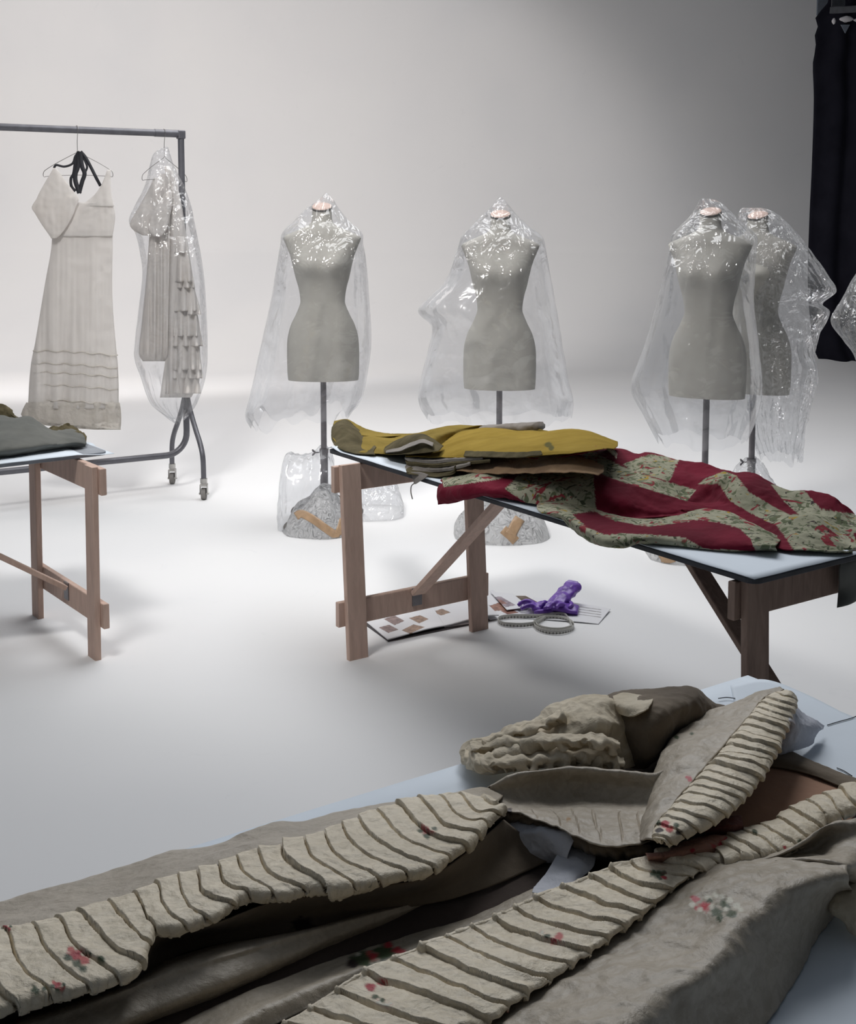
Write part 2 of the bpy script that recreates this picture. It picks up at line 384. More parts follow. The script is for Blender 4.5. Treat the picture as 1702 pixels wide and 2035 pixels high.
M['brownpaper'] = cloth('pinkish_leather', (.36, .20, .13), (.46, .27, .18), 5, .75, 900, .15, 8, .1)
M['pinklining'] = cloth('salmon_lining', (.38, .18, .13), (.48, .26, .19), 9, .8, 900, .5, 22, .1)
M['redwood'] = cloth('oxblood_lining', (.10, .03, .025), (.15, .05, .04), 9, .8, 900, .5, 22, .1)
M['tissue'] = cloth('tissue_paper', (.66, .68, .74), (.76, .78, .84), 6, .7, 900, .5, 14, 0, .3, translucent=.3)
M['curtain'] = cloth('black_drape', (.010, .010, .015), (.016, .016, .023), 3, .95, 400, .1, 5, 0, .05)
M['page'] = simple('book_page', (.78, .78, .80), .5, var=.03)
M['cover'] = simple('book_cover', (.09, .08, .085), .5, var=.2)
M['purple'] = simple('purple_nitrile', (.17, .07, .42), .35, var=.25, scale=40, bump=.4, bscale=60, spec=.5, bdist=.003)
M['white_tie'] = simple('white_tie', (.55, .53, .54), .8)
M['grey_panel'] = simple('grey_panel', (.13, .15, .18), .8)

# ------------------------------------------------------------------ setting: infinity cove
prof = [(-4.0, 0.0), (2.0, 0.0), (8.0, 0.0), (13.2, 0.0)]
Rr = 3.2
for k in range(1, 25):
    a = math.radians(90 * k / 24); prof.append((13.2 + Rr*math.sin(a), Rr - Rr*math.cos(a)))
prof += [(13.2+Rr, 9.0)]
xs = np.linspace(-12, 9, 8)
def strip(name, pr, kind_label):
    mb = MB(); n = len(xs)
    mb.add([(x, y, z) for y, z in pr for x in xs], [(j*n+i, j*n+i+1, (j+1)*n+i+1, (j+1)*n+i) for j in range(len(pr)-1) for i in range(n-1)])
    o = mb.build(name, M['cove'], None, True); o['kind'] = 'structure'; return o
strip('floor', prof[:18], 'floor')
strip('wall_back', prof[17:], 'wall')

# ------------------------------------------------------------------ black drape on the right, on its overhead track
def drape():
    root = empty('stage_curtain', (5.2, 13.6, 0), 'tall black drape hanging along the right side of the white cove', 'curtain')
    edge = [(1652, -330), (1650, -60), (1648, 0), (1622, 33), (1626, 52), (1620, 70), (1622, 95), (1616, 128), (1618, 200), (1614, 330), (1609, 440), (1606, 560), (1612, 650), (1622, 705), (1641, 724)]
    e = curve([(*D(x, y, 13.9),) for x, y in edge], 60)
    nu = 90; V = []; 
    for j in range(60):
        for i in range(nu):
            t = i/(nu-1); x0, y0, z0 = e[j]
            x = x0 + t*3.2; y = y0 - 2.2*t*t - .9*t + .07*math.sin(t*70 + .4*math.sin(z0*1.5)) * min(1, t*8) ; z = z0 if j < 59 else 0.01
            if j >= 54: x += 0.0
            V.append((x, y, max(z, .01)))
    me = bpy.data.meshes.new('drape'); me.from_pydata(V, [], [(j*nu+i, j*nu+i+1, (j+1)*nu+i+1, (j+1)*nu+i) for j in range(59) for i in range(nu-1)])
    o = link('drape_panel', me, M['curtain'], root); s = o.modifiers.new('t', 'SOLIDIFY'); s.thickness = .01
    # white ties along the heading
    for px, py, w_, h_ in ((1658, 42, .035, .06), (1683, 38, .12, .06), (1703, 40, .05, .03)):
        mb = MB(); c = D(px, py, 12.9)
        R = []
        for k in range(9):
            a = k/8; rr = math.sin(math.pi*(.08+.84*a))
            R.append([(c[0]+(a-.5)*w_*1.2, c[1]+math.cos(t)*h_*.4*rr, c[2]+math.sin(t)*h_*.5*rr*(1+.25*math.sin(5*t+k))) for t in np.linspace(0, 2*math.pi, 12, endpoint=False)])
        mb.rings(R); mb.build('tie', M['white_tie'], root, True)
    mb = MB(); a = D(1672, 49, 12.88); b = D(1690, 49, 12.88); c = D(1681, 66, 12.88)
    mb.add([a, b, c, a + [0, .012, 0], b + [0, .012, 0], c + [0, .012, 0]], [(0, 1, 2), (5, 4, 3), (0, 3, 4, 1), (1, 4, 5, 2), (2, 5, 3, 0)]); mb.build('tag', M['grey_panel'], root)
    mb = MB(); a = D(1640, -20, 13.1); mb.box(D(1668, -35, 13.25), .14, .03, .5); 
    mb.beam(D(1615, 30, 13.9)+[.12, -.3, 0], D(1760, 15, 12.6), .07, .05, (0, 0, 1)); mb.build('track', M['edge_dark'], root)
drape()
mb = MB(); pa = D(1624, 30, 14.4); pb = D(1655, -60, 14.4)
mb.box(((pa[0]+pb[0])/2, 14.4, (pa[2]+pb[2])/2), pb[0]-pa[0], .04, pb[2]-pa[2]); tag(mb.build('flag_panel', M['grey_panel'], bevel=.004), 'dark grey board at the very top right above the black drape', 'panel')

# ------------------------------------------------------------------ trestle tables
def V3(*a): return Vector(a)
ZT = .75
class Table:
    def __init__(s, K, u, v, length, width, label, ):
        s.K = Vector(K); s.u = Vector(u); s.v = Vector(v); s.len = length; s.w = width
        s.root = empty('trestle_table', (s.K + s.u*length/2*-1 + s.v*width/2)*1.0, label, 'table'); s.root.location.z = 0
    def P(s, a, b, z=0): return s.K - s.u*a + s.v*b + V3(0, 0, z - s.K.z)
    def top(s, mtop, t=.014, r=.03, edge=None, curl=None):
        """thin board with rounded corners plus a paper sheet lying on it"""
        def outline(L, W, r, o=0):
            pts = []
            for cx, cy, a0 in ((r, r, 180), (L-r, r, 270), (L-r, W-r, 0), (r, W-r, 90)):
                for k in range(6):
                    a = math.radians(a0 + 90*k/5); pts.append((cx + r*math.cos(a), cy + r*math.sin(a)))
            return pts
        q = outline(s.len, s.w, r)
        mb = MB(); mb.rings([[s.P(a, b, ZT-.004-t) for a, b in q], [s.P(a, b, ZT-.004) for a, b in q]])
        mb.build('tabletop', edge or M['wood'], s.root, bevel=.002)
        nx, ny = 60, 24; mb = MB(); vs = []
        for j in range(ny):
            for i in range(nx):
                a = s.len*(i/(nx-1)); b = s.w*(j/(ny-1)); z = ZT - .002 + .0012*nz((a, b, 0), 9)
                if curl: a, b, z = curl(a, b, z)
                vs.append(s.P(a, b, z))
        mb.add(vs, [(j*nx+i, j*nx+i+1, (j+1)*nx+i+1, (j+1)*nx+i) for j in range(ny-1) for i in range(nx-1)])
        o = mb.build('paper_cover', mtop, s.root, True); m = o.modifiers.new('t', 'SOLIDIFY'); m.thickness = .0012; m.offset = 1
    def trestle(s, a_top, a_bot, b0, b1, wd, leg=.083, t=.024, topz=.732, rz=.17, wobble=0, drop=0, braces=None, side=1, boff=0.0):
        """one end frame: two legs, top rail, bottom rail; the frame leans from a_bot (floor) to a_top"""
        def Q(b, z, off=0):
            f = z/topz; return s.P(a_bot + (a_top-a_bot)*f + off, b, z)
        for b in (b0, b1):
            mb = MB(); mb.beam(Q(b, -0.002), Q(b, topz), leg, t, s.v); mb.build('leg', wd, s.root)
        sg = side
        mb = MB(); mb.beam(Q(b0-leg/2-.02, topz-.055, sg*t), Q(b1+leg/2+.02, topz-.055, sg*t), .10, t, (0, 0, 1)); mb.build('top_rail', wd, s.root, bevel=.004)
        mb = MB(); mb.beam(Q(b0-leg/2-.025, rz, sg*t), Q(b1+leg/2+.025, rz, sg*t), .095, t, (0, 0, 1)); mb.build('bottom_rail', wd, s.root, bevel=.004)
        if braces:
            z0 = rz + .03; a1, z1 = braces
            p = Q((b0+b1)/2, z0, boff*t); q = s.P(a1, (b0+b1)/2, z1)
            mb = MB(); mb.beam(p, q, .062, .02, (s.v)); o = mb.build('brace', wd, s.root)
            mb = MB(); mb.box(Q((b0+b1)/2, rz+.012, (.45 if boff == 0 else 1.6)*t*sg), .045, .006, .07, Matrix.Rotation(math.atan2(s.v.y, s.v.x), 3, 'Z')); mb.build('hinge', M['pole'], o)

uB = Vector((0.5646, -0.8254, 0)).normalized(); vB = Vector((0.8254, 0.5646, 0)).normalized()
KB = G(1500, 1150, ZT)
TB = Table(KB, uB, vB, 2.141, .74, 'pine trestle table carrying the mustard and crimson floral garments')
def curlB(a, b, z):
    k = max(0, (a - 2.06)); 
    if a > 2.06: z += .012*math.sin((a-2.06)/.08*3.1)*max(0, 1-b/.25)
    return a, b, z
TB.top(M['paper_top'], edge=M['edge_dark'], curl=curlB)
def bcoord(T, px, py, z=0):
    q = Vector(G(px, py, z)) - V3(T.K.x, T.K.y, z); return -q.dot(T.u), q.dot(T.v)
fa, fb = bcoord(TB, 711, 1308); ga, gb = bcoord(TB, 953, 1252)
ta = bcoord(TB, 730, 918, .732)[0]
print('trestle left', fa, fb, ga, gb, ta, bcoord(TB, 1492, 1170, .72))
TB.trestle(ta+.0, fa, fb+.0, gb+.0, M['wood'], braces=(ta-.62, .715))
TB.trestle(.045, .02, .055, .62, M['wood_shaded'], braces=(.62, .715), boff=2.05)

uA = Vector((.797, .604, 0)); vA = Vector((-.606, .795, 0))
KA = G(215, 895, ZT)
TA = Table(KA, uA, vA, 1.9, .66, 'pine trestle table at left edge carrying the charcoal wool garment')
def curlA(a, b, z):
    if a < .12: z += -.012*math.cos(a/.12*1.57) * (1 if b < .2 else .3)
    return a - (.02 if a < .02 and b < .25 else 0), b - (.012 if b == 0 else 0), z
TA.top(M['paper_top'], edge=M['edge_grey'], curl=curlA)
fa, fb = bcoord(TA, 188, 1307); ga, gb = bcoord(TA, 77, 1225); ta = bcoord(TA, 147, 912, .732)[0]
print('A', fa, fb, ga, gb, ta)
TA.trestle(ta, fa, fb, gb, M['wood'], leg=.075, braces=(ta+.75, .70), side=-1)
TA.trestle(1.75, 1.82, fb, gb, M['wood'], leg=.075)

# near table: its far short... edge runs along vB; corner near (1485,1342)
CC = G(1487, 1341, ZT)
TC = Table(CC, -vB, uB, 1.9, 1.3, 'white paper covered table in the foreground under the floral silk gown')
# length runs back along -(-vB) = +... P(a,b) = K + vB*a + uB*b  -> shift so it spans towards the camera's left
TC.K = Vector(CC) - vB*1.9
TC.root.location = (CC[0], CC[1]-.6, 0); 
TC.top(M['paper_top'], edge=M['edge_grey'])

# ------------------------------------------------------------------ dress forms
# heights below the neck top (m), half width, front depth, back depth
TORSO = [(0.000, .052, .050, .050), (0.060, .053, .052, .052), (0.085, .060, .056, .060), (0.102, .082, .062, .072), (0.125, .135, .072, .086),
         (0.150, .192, .078, .094), (0.163, .207, .080, .096), (0.176, .204, .084, .096), (0.205, .192, .096, .098), (0.255, .172, .122, .098),
         (0.300, .160, .142, .092), (0.335, .152, .138, .086), (0.380, .142, .112, .078), (0.430, .128, .094, .070), (0.485, .120, .086, .066),
         (0.515, .121, .086, .070), (0.570, .143, .092, .092), (0.630, .172, .100, .122), (0.700, .190, .105, .135), (0.780, .194, .104, .130),
         (0.880, .193, .100, .118), (0.925, .189, .096, .110)]
def dress_form(px, py_neck, Y, rot, label, zb=None, pole_lean=0, knob_side=-1, sc=1.0):
    top = D(px, py_neck, Y); x0, y0, zt = top
    base = (x0, y0, 0)
    root = empty('dress_form', base, label, 'mannequin', None)
    Rz = Matrix.Rotation(rot, 3, 'Z'); n = 48
    def pt(x, y, z): q = Rz @ Vector((x*sc, y*sc, 0)); return (x0 + q.x, y0 + q.y, z)
    prof = np.array(TORSO); hs = np.linspace(0, .925, 80)
    P = curve(prof * [1, 1, 1, 1], 240); Rg = []
    for h in hs:
        w_ = np.interp(h, P[:, 0], P[:, 1]); df = np.interp(h, P[:, 0], P[:, 2]); db = np.interp(h, P[:, 0], P[:, 3])
        ring = []
        for k in range(n):
            a = 2*math.pi*k/n; c, s_ = math.cos(a), math.sin(a)
            e = .86 if .1 < h < .22 else .93
            x = w_*math.copysign(abs(c)**e, c); y = -s_*(df if s_ > 0 else db)
            if s_ > 0:   # bust, front is -y
                for bx in (-.078, .078):
                    g = math.exp(-((x-bx)/.062)**2 - ((h-.30)/.07)**2); y -= .028*g
                y += .012*math.exp(-(x/.03)**2 - ((h-.31)/.05)**2)
            else:
                for bx in (-.07, .07): y += .018*math.exp(-((x-bx)/.06)**2-((h-.76)/.09)**2)
            q_ = Rz @ Vector((x, y, 0)); ring.append(pt(x, y, zt - h*sc + y*.36*max(0, 1-h/.09)))
        Rg.append(ring)
    mb = MB(); mb.rings(Rg); mb.build('torso', M['linen'], root, auto=50)
    mb = MB(); mb.rings([[pt(.0535*math.cos(t), .0525*math.sin(t), zt - z + .0525*math.sin(t)*.36) for t in np.linspace(0, 2*math.pi, n, endpoint=False)] for z in (.010*sc, .001)]); mb.build('neck_band', M['ring'], root, auto=40)
    mb = MB(); mb.rings([[pt(r*math.cos(t), r*math.sin(t), zt + z + r*math.sin(t)*.36) for t in np.linspace(0, 2*math.pi, n, endpoint=False)] for r, z in ((.0515, .000), (.0515, .003), (.048, .006), (.02, .008))]); mb.build('neck_cap', M['cap'], root, auto=40)
    zbt = zt - .925*sc
    mb = MB(); mb.tube([(x0, y0, .10), (x0, y0, zbt*.52)], .0215, 20); mb.tube([(x0, y0, zbt*.52-.02), (x0, y0, zbt*.52+.004)], .0245, 20); pole = mb.build('outer_pole', M['pole'], root, auto=40)
    mb = MB(); mb.tube([(x0, y0, zbt*.5), (x0, y0, zbt+.02)], .016, 20); mb.build('inner_pole', M['pole'], root, auto=40)
    zk = zbt*.50; ks = knob_side
    mb = MB(); mb.tube([(x0, y0, zk), (x0 + ks*.045, y0 - .01, zk)], .004, 8)
    for q in (-1, 1): mb.tube([(x0+ks*.045, y0-.01, zk), (x0+ks*.058, y0-.012, zk+q*.010), (x0+ks*.062, y0-.012, zk+q*.017)], [.004, .006, .003], 8)
    mb.build('thumbscrew', M['pole'], pole, auto=40)
    for k in range(4):
        a = rot + math.pi/4 + k*math.pi/2; c, s_ = math.cos(a), math.sin(a)
        mb = MB(); mb.tube([(x0+.01*c, y0+.01*s_, .17), (x0+.12*c, y0+.12*s_, .12), (x0+.24*c, y0+.24*s_, .045), (x0+.25*c, y0+.25*s_, .035)], .013, 10)
        f = mb.build('foot', M['pole'], root, auto=40)
        mb = MB(); mb.tube([(x0+.25*c, y0+.25*s_-.01, .026), (x0+.25*c, y0+.25*s_+.01, .026)], .026, 14); mb.build('castor', M['rubber'], f, auto=40)
    return root
FORMS = [
    dress_form(640, 411, 6.50, 0.0, 'grey dress form under thin plastic, nearest the clothes rail'),
    dress_form(995, 426, 6.45, -.10, 'grey dress form under plastic, standing behind the mustard garments'),
    dress_form(1413, 421, 5.95, -.42, 'grey dress form under plastic, left one of the close pair on the right', knob_side=-1, sc=.98),
    dress_form(1507, 428, 6.35, -.62, 'dress form partly hidden behind its neighbour, crumpled plastic before black drape', knob_side=-1, sc=1.0),
]
# ------------------------------------------------------------------ plastic covers
def cover(name, Y, prof, label, cat='plastic cover', mt='film', folds=7, amp=.02, depth=None, seed=1, n=150, m=130, tilt=0, crump=.010, group=None, off=0, spots=None, close_top=True, twist=.5, rag=.012, dy=0.0, bumps=()):
    """hanging film: silhouette (py, px_left, px_right, depth) at distance Y"""
    prof = np.array([(*p,) if len(p) == 4 else (*p, (p[2]-p[1])/FPX*Y*.5) for p in prof], float)
    P = curve(prof, m); rings = []
    for j, (py, xl, xr, dp) in enumerate(P):
        a = D(xl, py, Y + dy); b = D(xr, py, Y + dy); cx = (a[0]+b[0])/2; hw = abs(b[0]-a[0])/2; z = a[2]; f = j/(m-1)
        ring = []
        for k in range(n):
            t = 2*math.pi*k/n; c, s_ = math.cos(t), math.sin(t)
            fo = 1 + amp*6*(f**1.1)*(.7*(1-2*abs(math.sin(folds*.5*t + twist*f*2 + seed))) + .5*(1-2*abs(math.sin((folds*.5+2.5)*t - 1.5*f + seed*2.3)))) * (1 - .8*abs(c)**6)
            x = cx + hw*c*(1 + (fo-1)*.25); y = Y + dy - s_*dp*.5*fo*1.0
            p = (x, y, z); cr = crump*(.3+f*1.0)*min(1, hw/.1)
            d1 = .7*(ridged((c*1.5, s_*1.5, z*.9), 2.2, seed, 4)-.4) + .5*(ridged((x, y, z), 7, seed+2, 3)-.4); d2 = .4*nz(p, 12, seed+3)
            x += cr*(d1*c + .4*d2)*(.35 if abs(c) > .93 else 1); y -= cr*(d1*1.6)*s_ + cr*.6*d2
            zz = z + tilt*c*f**3 + (rag*3*nz((3*c, 3*s_, seed), 1.1, seed) + rag*ridged((c, s_, seed), 4, 2)) * max(0, (f-.9)/.1)
            ring.append((x, y, zz))
        rings.append(ring)
    mb = MB(); mb.rings(rings, cap0=False, cap1=False); o = mb.build(name, M[mt], None, True)
    return tag(o, label, cat, group)
cover('plastic_cover', 6.50, [(383, 647, 650, .02), (398, 632, 664, .07), (412, 612, 672, .12), (440, 583, 695, .2), (463, 561, 720, .27), (485, 558, 722, .34), (520, 552, 728, .38), (600, 538, 735, .42), (690, 518, 738, .46), (770, 500, 728, .5), (815, 489, 716, .52), (838, 500, 700, .5)],
      'thin clear plastic draped over the dress form nearest the rail', seed=1.3, tilt=.03, rag=.03)
cover('plastic_cover', 6.45, [(392, 992, 998, .02), (408, 980, 1012, .06), (425, 962, 1026, .12), (450, 938, 1052, .2), (470, 918, 1078, .27), (500, 908, 1086, .34), (560, 884, 1096, .4), (615, 832, 1106, .44), (650, 858, 1112, .46), (700, 850, 1120, .48), (755, 836, 1130, .5), (800, 832, 1140, .52), (835, 850, 1135, .5)],
      'clear plastic spreading wide over the dress form behind the mustard garments', seed=5.1, crump=.016)
cover('plastic_cover', 5.95, [(395, 1392, 1418, .03), (408, 1386, 1440, .09), (430, 1372, 1462, .16), (465, 1338, 1500, .28), (485, 1334, 1503, .34), (520, 1326, 1500, .38), (600, 1308, 1496, .42), (690, 1282, 1506, .46), (770, 1256, 1512, .5), (830, 1282, 1500, .5), (880, 1310, 1480, .45)],
      'clear plastic over the left dress form of the close pair', seed=8.2, crump=.012)
cover('plastic_cover', 6.35, [(413, 1476, 1514, .04), (422, 1470, 1540, .1), (445, 1468, 1566, .2), (480, 1466, 1596, .3), (520, 1470, 1624, .38), (560, 1476, 1650, .42), (580, 1480, 1656, .4), (602, 1480, 1630, .38), (618, 1480, 1646, .38), (650, 1480, 1632, .38), (695, 1484, 1612, .4), (740, 1488, 1620, .42), (800, 1492, 1604, .42), (860, 1500, 1592, .4), (912, 1515, 1585, .3)],
      'crumpled shiny plastic billowing against the black drape', mt='film_heavy', seed=3.7, crump=.026, amp=.03)
cover('plastic_cover', 5.8, [(470, 1790, 1800, .03), (500, 1745, 1850, .2), (550, 1702, 1880, .34), (600, 1676, 1890, .4), (640, 1656, 1895, .42), (680, 1684, 1890, .42), (710, 1704, 1880, .38), (780, 1730, 1880, .4), (850, 1740, 1880, .4)],
      'edge of a clear plastic cover entering from the right border', mt='film_heavy', seed=9.4, crump=.02)
dress_form(1800, 478, 5.85, .2, 'dress form under plastic, cut off by the right border')

# wrapped feet: bubble-wrapped bundles with parcel tape
def lump(name, outline, Y0, label, mt='film_wrap', depth=.34, seed=2, amp=.02, cat='bundle', parts=None):
    """mound on the floor: top silhouette in the photo, footprint at distance Y0"""
    xs_ = [p[0] for p in outline]; base = G(sum(xs_)/len(xs_), 0, 0) if False else None
    nu, nv = 70, 36; O_ = curve([(x, y, 0) for x, y in outline], nu)
    V = []
    for j in range(nv):
        a = math.pi*j/(nv-1); s_, c = math.sin(a), math.cos(a)
        for i in range(nu):
            T_ = D(O_[i, 0], O_[i, 1], Y0); h = max(T_[2], .004); e = math.sin(math.pi*i/(nu-1))**.45
            z = h*s_**.75; y = Y0 - c*depth*.5*e; x = T_[0]
            d = amp*1.4*(.8*(ridged((x, y, z), 6, seed)-.3) + .6*(ridged((x, y, z), 17, seed+4)-.3))*e
            V.append((x + d*.3, y - d*.5*c, max(.002, z + d*s_)))
    mb = MB(); mb.add(V, [(j*nu+i, j*nu+i+1, (j+1)*nu+i+1, (j+1)*nu+i) for j in range(nv-1) for i in range(nu-1)])
    o = mb.build(name, M[mt], None, True); return tag(o, label, cat)
from mathutils.bvhtree import BVHTree
def tape(root, pts, w_):
    """strip of parcel tape stuck on a bundle along a photo path; w_ is its half width in photo pixels"""
    me0 = root.data; bv = BVHTree.FromPolygons([v.co for v in me0.vertices], [tuple(p.vertices) for p in me0.polygons])
    c = curve([(x, y, 0) for x, y in pts], 30)[:, :2]; d = np.gradient(c, axis=0); d /= np.linalg.norm(d, axis=1, keepdims=True); s_ = np.stack([-d[:, 1], d[:, 0]], 1)
    V = []; last = None
    for i in range(30):
        for q in np.linspace(-1, 1, 7):
            px, py = c[i] + s_[i]*w_*q; dd = Vector(ray(px, py)).normalized(); h = bv.ray_cast(Vector(O), dd)
            if h[0] is None: P = last if last is not None else Vector(D(px, py, 6.2))
            else: P = h[0] - dd*.004
            last = P; V.append(tuple(P))
    me = bpy.data.meshes.new('parcel_tape'); me.from_pydata(V, [], [(i*7+k, i*7+k+1, (i+1)*7+k+1, (i+1)*7+k) for i in range(29) for k in range(6)])
    o = link('parcel_tape', me, M['tape'], root); m_ = o.modifiers.new('t', 'SOLIDIFY'); m_.thickness = .0012; m_.offset = 0; return o
b1 = lump('wrapped_stand_base', [(562, 1062), (566, 1050), (585, 1010), (612, 992), (625, 975), (640, 965), (656, 972), (672, 1000), (690, 1022), (705, 1040), (722, 1062)], 6.42, 'white bubble-wrapped stand base crossed by brown tape, left of the trestle', depth=.5, seed=2)
tape(b1, [(588, 1026), (600, 1021), (625, 1034), (650, 1052), (674, 1068)], 8); tape(b1, [(674, 1062), (680, 1046), (684, 1032)], 9)
b2 = lump('wrapped_stand_base', [(902, 1058), (906, 1040), (925, 1018), (960, 1000), (1000, 990), (1040, 1005), (1070, 1022), (1086, 1045), (1091, 1062)], 6.28, 'white bubble-wrapped stand base with a brown tape cross, behind the inner leg', depth=.46, seed=4)
tape(b2, [(1000, 1052), (1014, 1064), (1026, 1076)], 9); tape(b2, [(1034, 1030), (1024, 1046), (1016, 1062)], 11); tape(b2, [(938, 1030), (952, 1024)], 5)
b3 = lump('wrapped_stand_base', [(1284, 1108), (1288, 1085), (1320, 1058), (1370, 1035), (1420, 1040), (1450, 1062), (1466, 1090), (1472, 1115)], 5.9, 'white bubble-wrapped stand base with tape under the crimson gown', depth=.46, seed=6)
tape(b3, [(1316, 1090), (1326, 1106), (1330, 1120)], 14)
b4 = lump('wrapped_stand_base', [(1452, 1075), (1458, 960), (1475, 922), (1500, 915), (1520, 935), (1545, 990), (1560, 1070)], 6.35, 'cloudy plastic bunched round the foot of the right-hand dress form', mt='film_heavy', depth=.4, seed=7, cat='plastic')
b5 = lump('plastic_bag', [(560, 1050), (556, 1000), (560, 930), (572, 905), (600, 912), (622, 905), (634, 893), (650, 900), (662, 930), (668, 985), (690, 1015), (700, 1045)], 6.5, 'tall clear plastic bag gathered round the pole left of the trestle', mt='film', depth=.36, seed=11, amp=.03, cat='bag')
b6 = lump('plastic_bag', [(660, 1038), (664, 985), (690, 960), (720, 945), (750, 950), (780, 965), (796, 995), (802, 1020), (796, 1038)], 6.75, 'clear plastic bag slumped on the floor behind the trestle leg', mt='film_heavy', depth=.4, seed=13, amp=.03, cat='bag')

# ------------------------------------------------------------------ clothes rail
dr = Vector((-.861, -.508, 0)).normalized(); pr_ = Vector((.536, -.844, 0)).normalized(); RB = Vector((-1.465, 7.30, 0))
def R_(t, z, q=0): return RB + dr*t + pr_*q + V3(0, 0, z)
rack = empty('clothes_rail', RB, 'dark grey tubular clothes rail on castors at the left', 'clothes rail')
ztop = D(365, 266, 7.3)[2] ; zbar = .235; LR = 1.9
mb = MB(); mb.tube([R_(-.005, ztop), R_(LR+.005, ztop)], .0205, 18); mb.tube([R_(.012, ztop), R_(.16, ztop)], .0225, 18); mb.build('hanging_bar', M['steel'], rack, auto=40)
for e0, sg in ((0, 1), (LR, -1)):
    mb = MB(); mb.box(R_(e0, ztop-.005), .046, .046, .05, Matrix.Rotation(math.atan2(dr.y, dr.x), 3, 'Z')); mb.build('end_cap', M['steel'], rack, bevel=.006)
    pts = [R_(e0, ztop), R_(e0, 1.2), R_(e0, zbar+.14)] + [R_(e0 + sg*.13*(1-math.cos(a)), zbar + .13 - .13*math.sin(a)) for a in np.linspace(.15, math.pi/2, 9)] + [R_(LR/2, zbar)]
    mb = MB(); mb.tube(pts, .0190, 18); mb.build('frame_tube', M['steel'], rack, auto=40)
    for q in (-1, 1):
        pts = [R_(e0, .56, q*.008), R_(e0, .48, q*.045), R_(e0, .42, q*.20)] if False else [R_(e0, .60, q*.012), R_(e0, .50, q*.07), R_(e0, .40, q*.15), R_(e0, .345, q*.20), R_(e0, .30, q*.232), R_(e0, .26, q*.25), R_(e0, .21, q*.258), R_(e0, .125, q*.26)]
        mb = MB(); mb.tube([tuple(p) for p in curve([tuple(p) for p in pts], 22)], .0155, 14); lg = mb.build('leg', M['steel'], rack, auto=40)
        c = R_(e0, 0, q*.26); mb = MB(); mb.tube([c+V3(0, 0, .128), c+V3(0, 0, .10)], .021, 16)
        mb.box(c+V3(0, 0, .088), .042, .05, .012); mb.box(c+V3(.021, 0, .062), .003, .04, .06); mb.box(c+V3(-.021, 0, .062), .003, .04, .06); mb.tube([c+V3(-.03, 0, .036), c+V3(.03, 0, .036)], .006, 8)
        cs = mb.build('castor_fork', M['chrome'], lg, bevel=.001)
        mb = MB(); mb.tube([c+V3(-.013, 0, .036), c+V3(.013, 0, .036)], .035, 22); mb.build('castor_wheel', M['rubber'], lg, auto=40)

def hanger(P, yaw, w_, drop, label, hook_r=.024, lower=.075):
    """wire hanger hooked over the bar at P (bar centre)"""
    root = empty('wire_hanger', P, label, 'hanger'); x = Vector((math.cos(yaw), math.sin(yaw), 0))
    hk = [P + x*0 + V3(0, 0, 0) + (x*0) for _ in range(0)]
    nrm = Vector((-x.y, x.x, 0))
    pts = [P + dr.cross(V3(0, 0, 1))*(hook_r*math.cos(a)) + V3(0, 0, hook_r*math.sin(a)) for a in np.linspace(-.4, math.pi, 12)]
    pts += [P + V3(0, 0, -.06), P + V3(0, 0, -drop)]
    mb = MB(); mb.tube([tuple(p) for p in curve([tuple(p) for p in pts], 40)], .0018, 6); mb.build('hook', M['wire'], root)
    B = P + V3(0, 0, -drop)
    tri = [B, B + x*w_*.30 + V3(0, 0, -lower*.72), B + x*w_*.49 + V3(0, 0, -lower*1.25), B + x*w_*.55 + V3(0, 0, -lower*1.5), B + x*w_*.55 + V3(0, 0, -lower*1.85), B + x*w_*.46 + V3(0, 0, -lower*1.80), B + V3(0, 0, -lower*1.72)]
    for s_ in (1, -1):
        q = [Vector((p.x if s_ == 1 else 2*B.x - p.x, p.y if s_ == 1 else 2*B.y - p.y, p.z)) for p in tri]
        if s_ == 1: A1 = q
        else: A2 = q
    loop = A1 + A2[::-1][1:]
    mb = MB(); mb.tube([tuple(p) for p in curve([tuple(p) for p in loop], 120)], .0018, 6); mb.build('frame_wire', M['wire'], root)
    return root, B
Ps = R_(.612, ztop); Ys = Ps.y
hanger(Ps, 0.0, .355, .125, 'thin wire hanger carrying the long white slip')
Pg = R_(.103, ztop)
hg, Bg = hanger(Pg, .9, .30, .14, 'wire hanger inside the plastic garment cover by the rail upright')

# white slip dress: skirt, bodice, folded square, hem, ribbons
slip = empty('slip_dress', (Ps.x, Ys, .9), 'long sheer white slip dress hanging from the rail', 'dress')
def spans(rows, Yc, bulge, nu, mt, name, parent, disp=None, back=True, m=None, thick=.0015, lean=0):
    """cloth between left and right silhouette at each height, front and back walls"""
    m = m or 60; P = curve([(r[0], r[1], r[2]) for r in rows], m); V = []; n = nu*2
    Rg = []
    for j, (py, xl, xr) in enumerate(P):
        f = j/(m-1); ring = []
        ny = nu*2 if back else nu
        for k in range(ny):
            t = (math.pi*k/(nu-1)) if not back else 2*math.pi*k/n
            c, s_ = math.cos(t), math.sin(t)
            px = (xl+xr)/2 + (xr-xl)/2*c
            hw = (xr-xl)/2/FPX*Yc
            yy = Yc + lean*f - s_*min(bulge(f), hw*.9 + .004)
            p = D(px, py, yy)
            if disp: yy -= disp(px, py, f, s_) * (1 if s_ > 0 else -.6) * min(1, abs(s_)*2.2); p = D(px, py, yy)
            ring.append(tuple(p))
        Rg.append(ring)
    mb = MB(); mb.rings(Rg, cap0=False, cap1=False, closed=back); o = mb.build(name, M[mt], parent, True)
    if thick: mm = o.modifiers.new('t', 'SOLIDIFY'); mm.thickness = thick
    return o
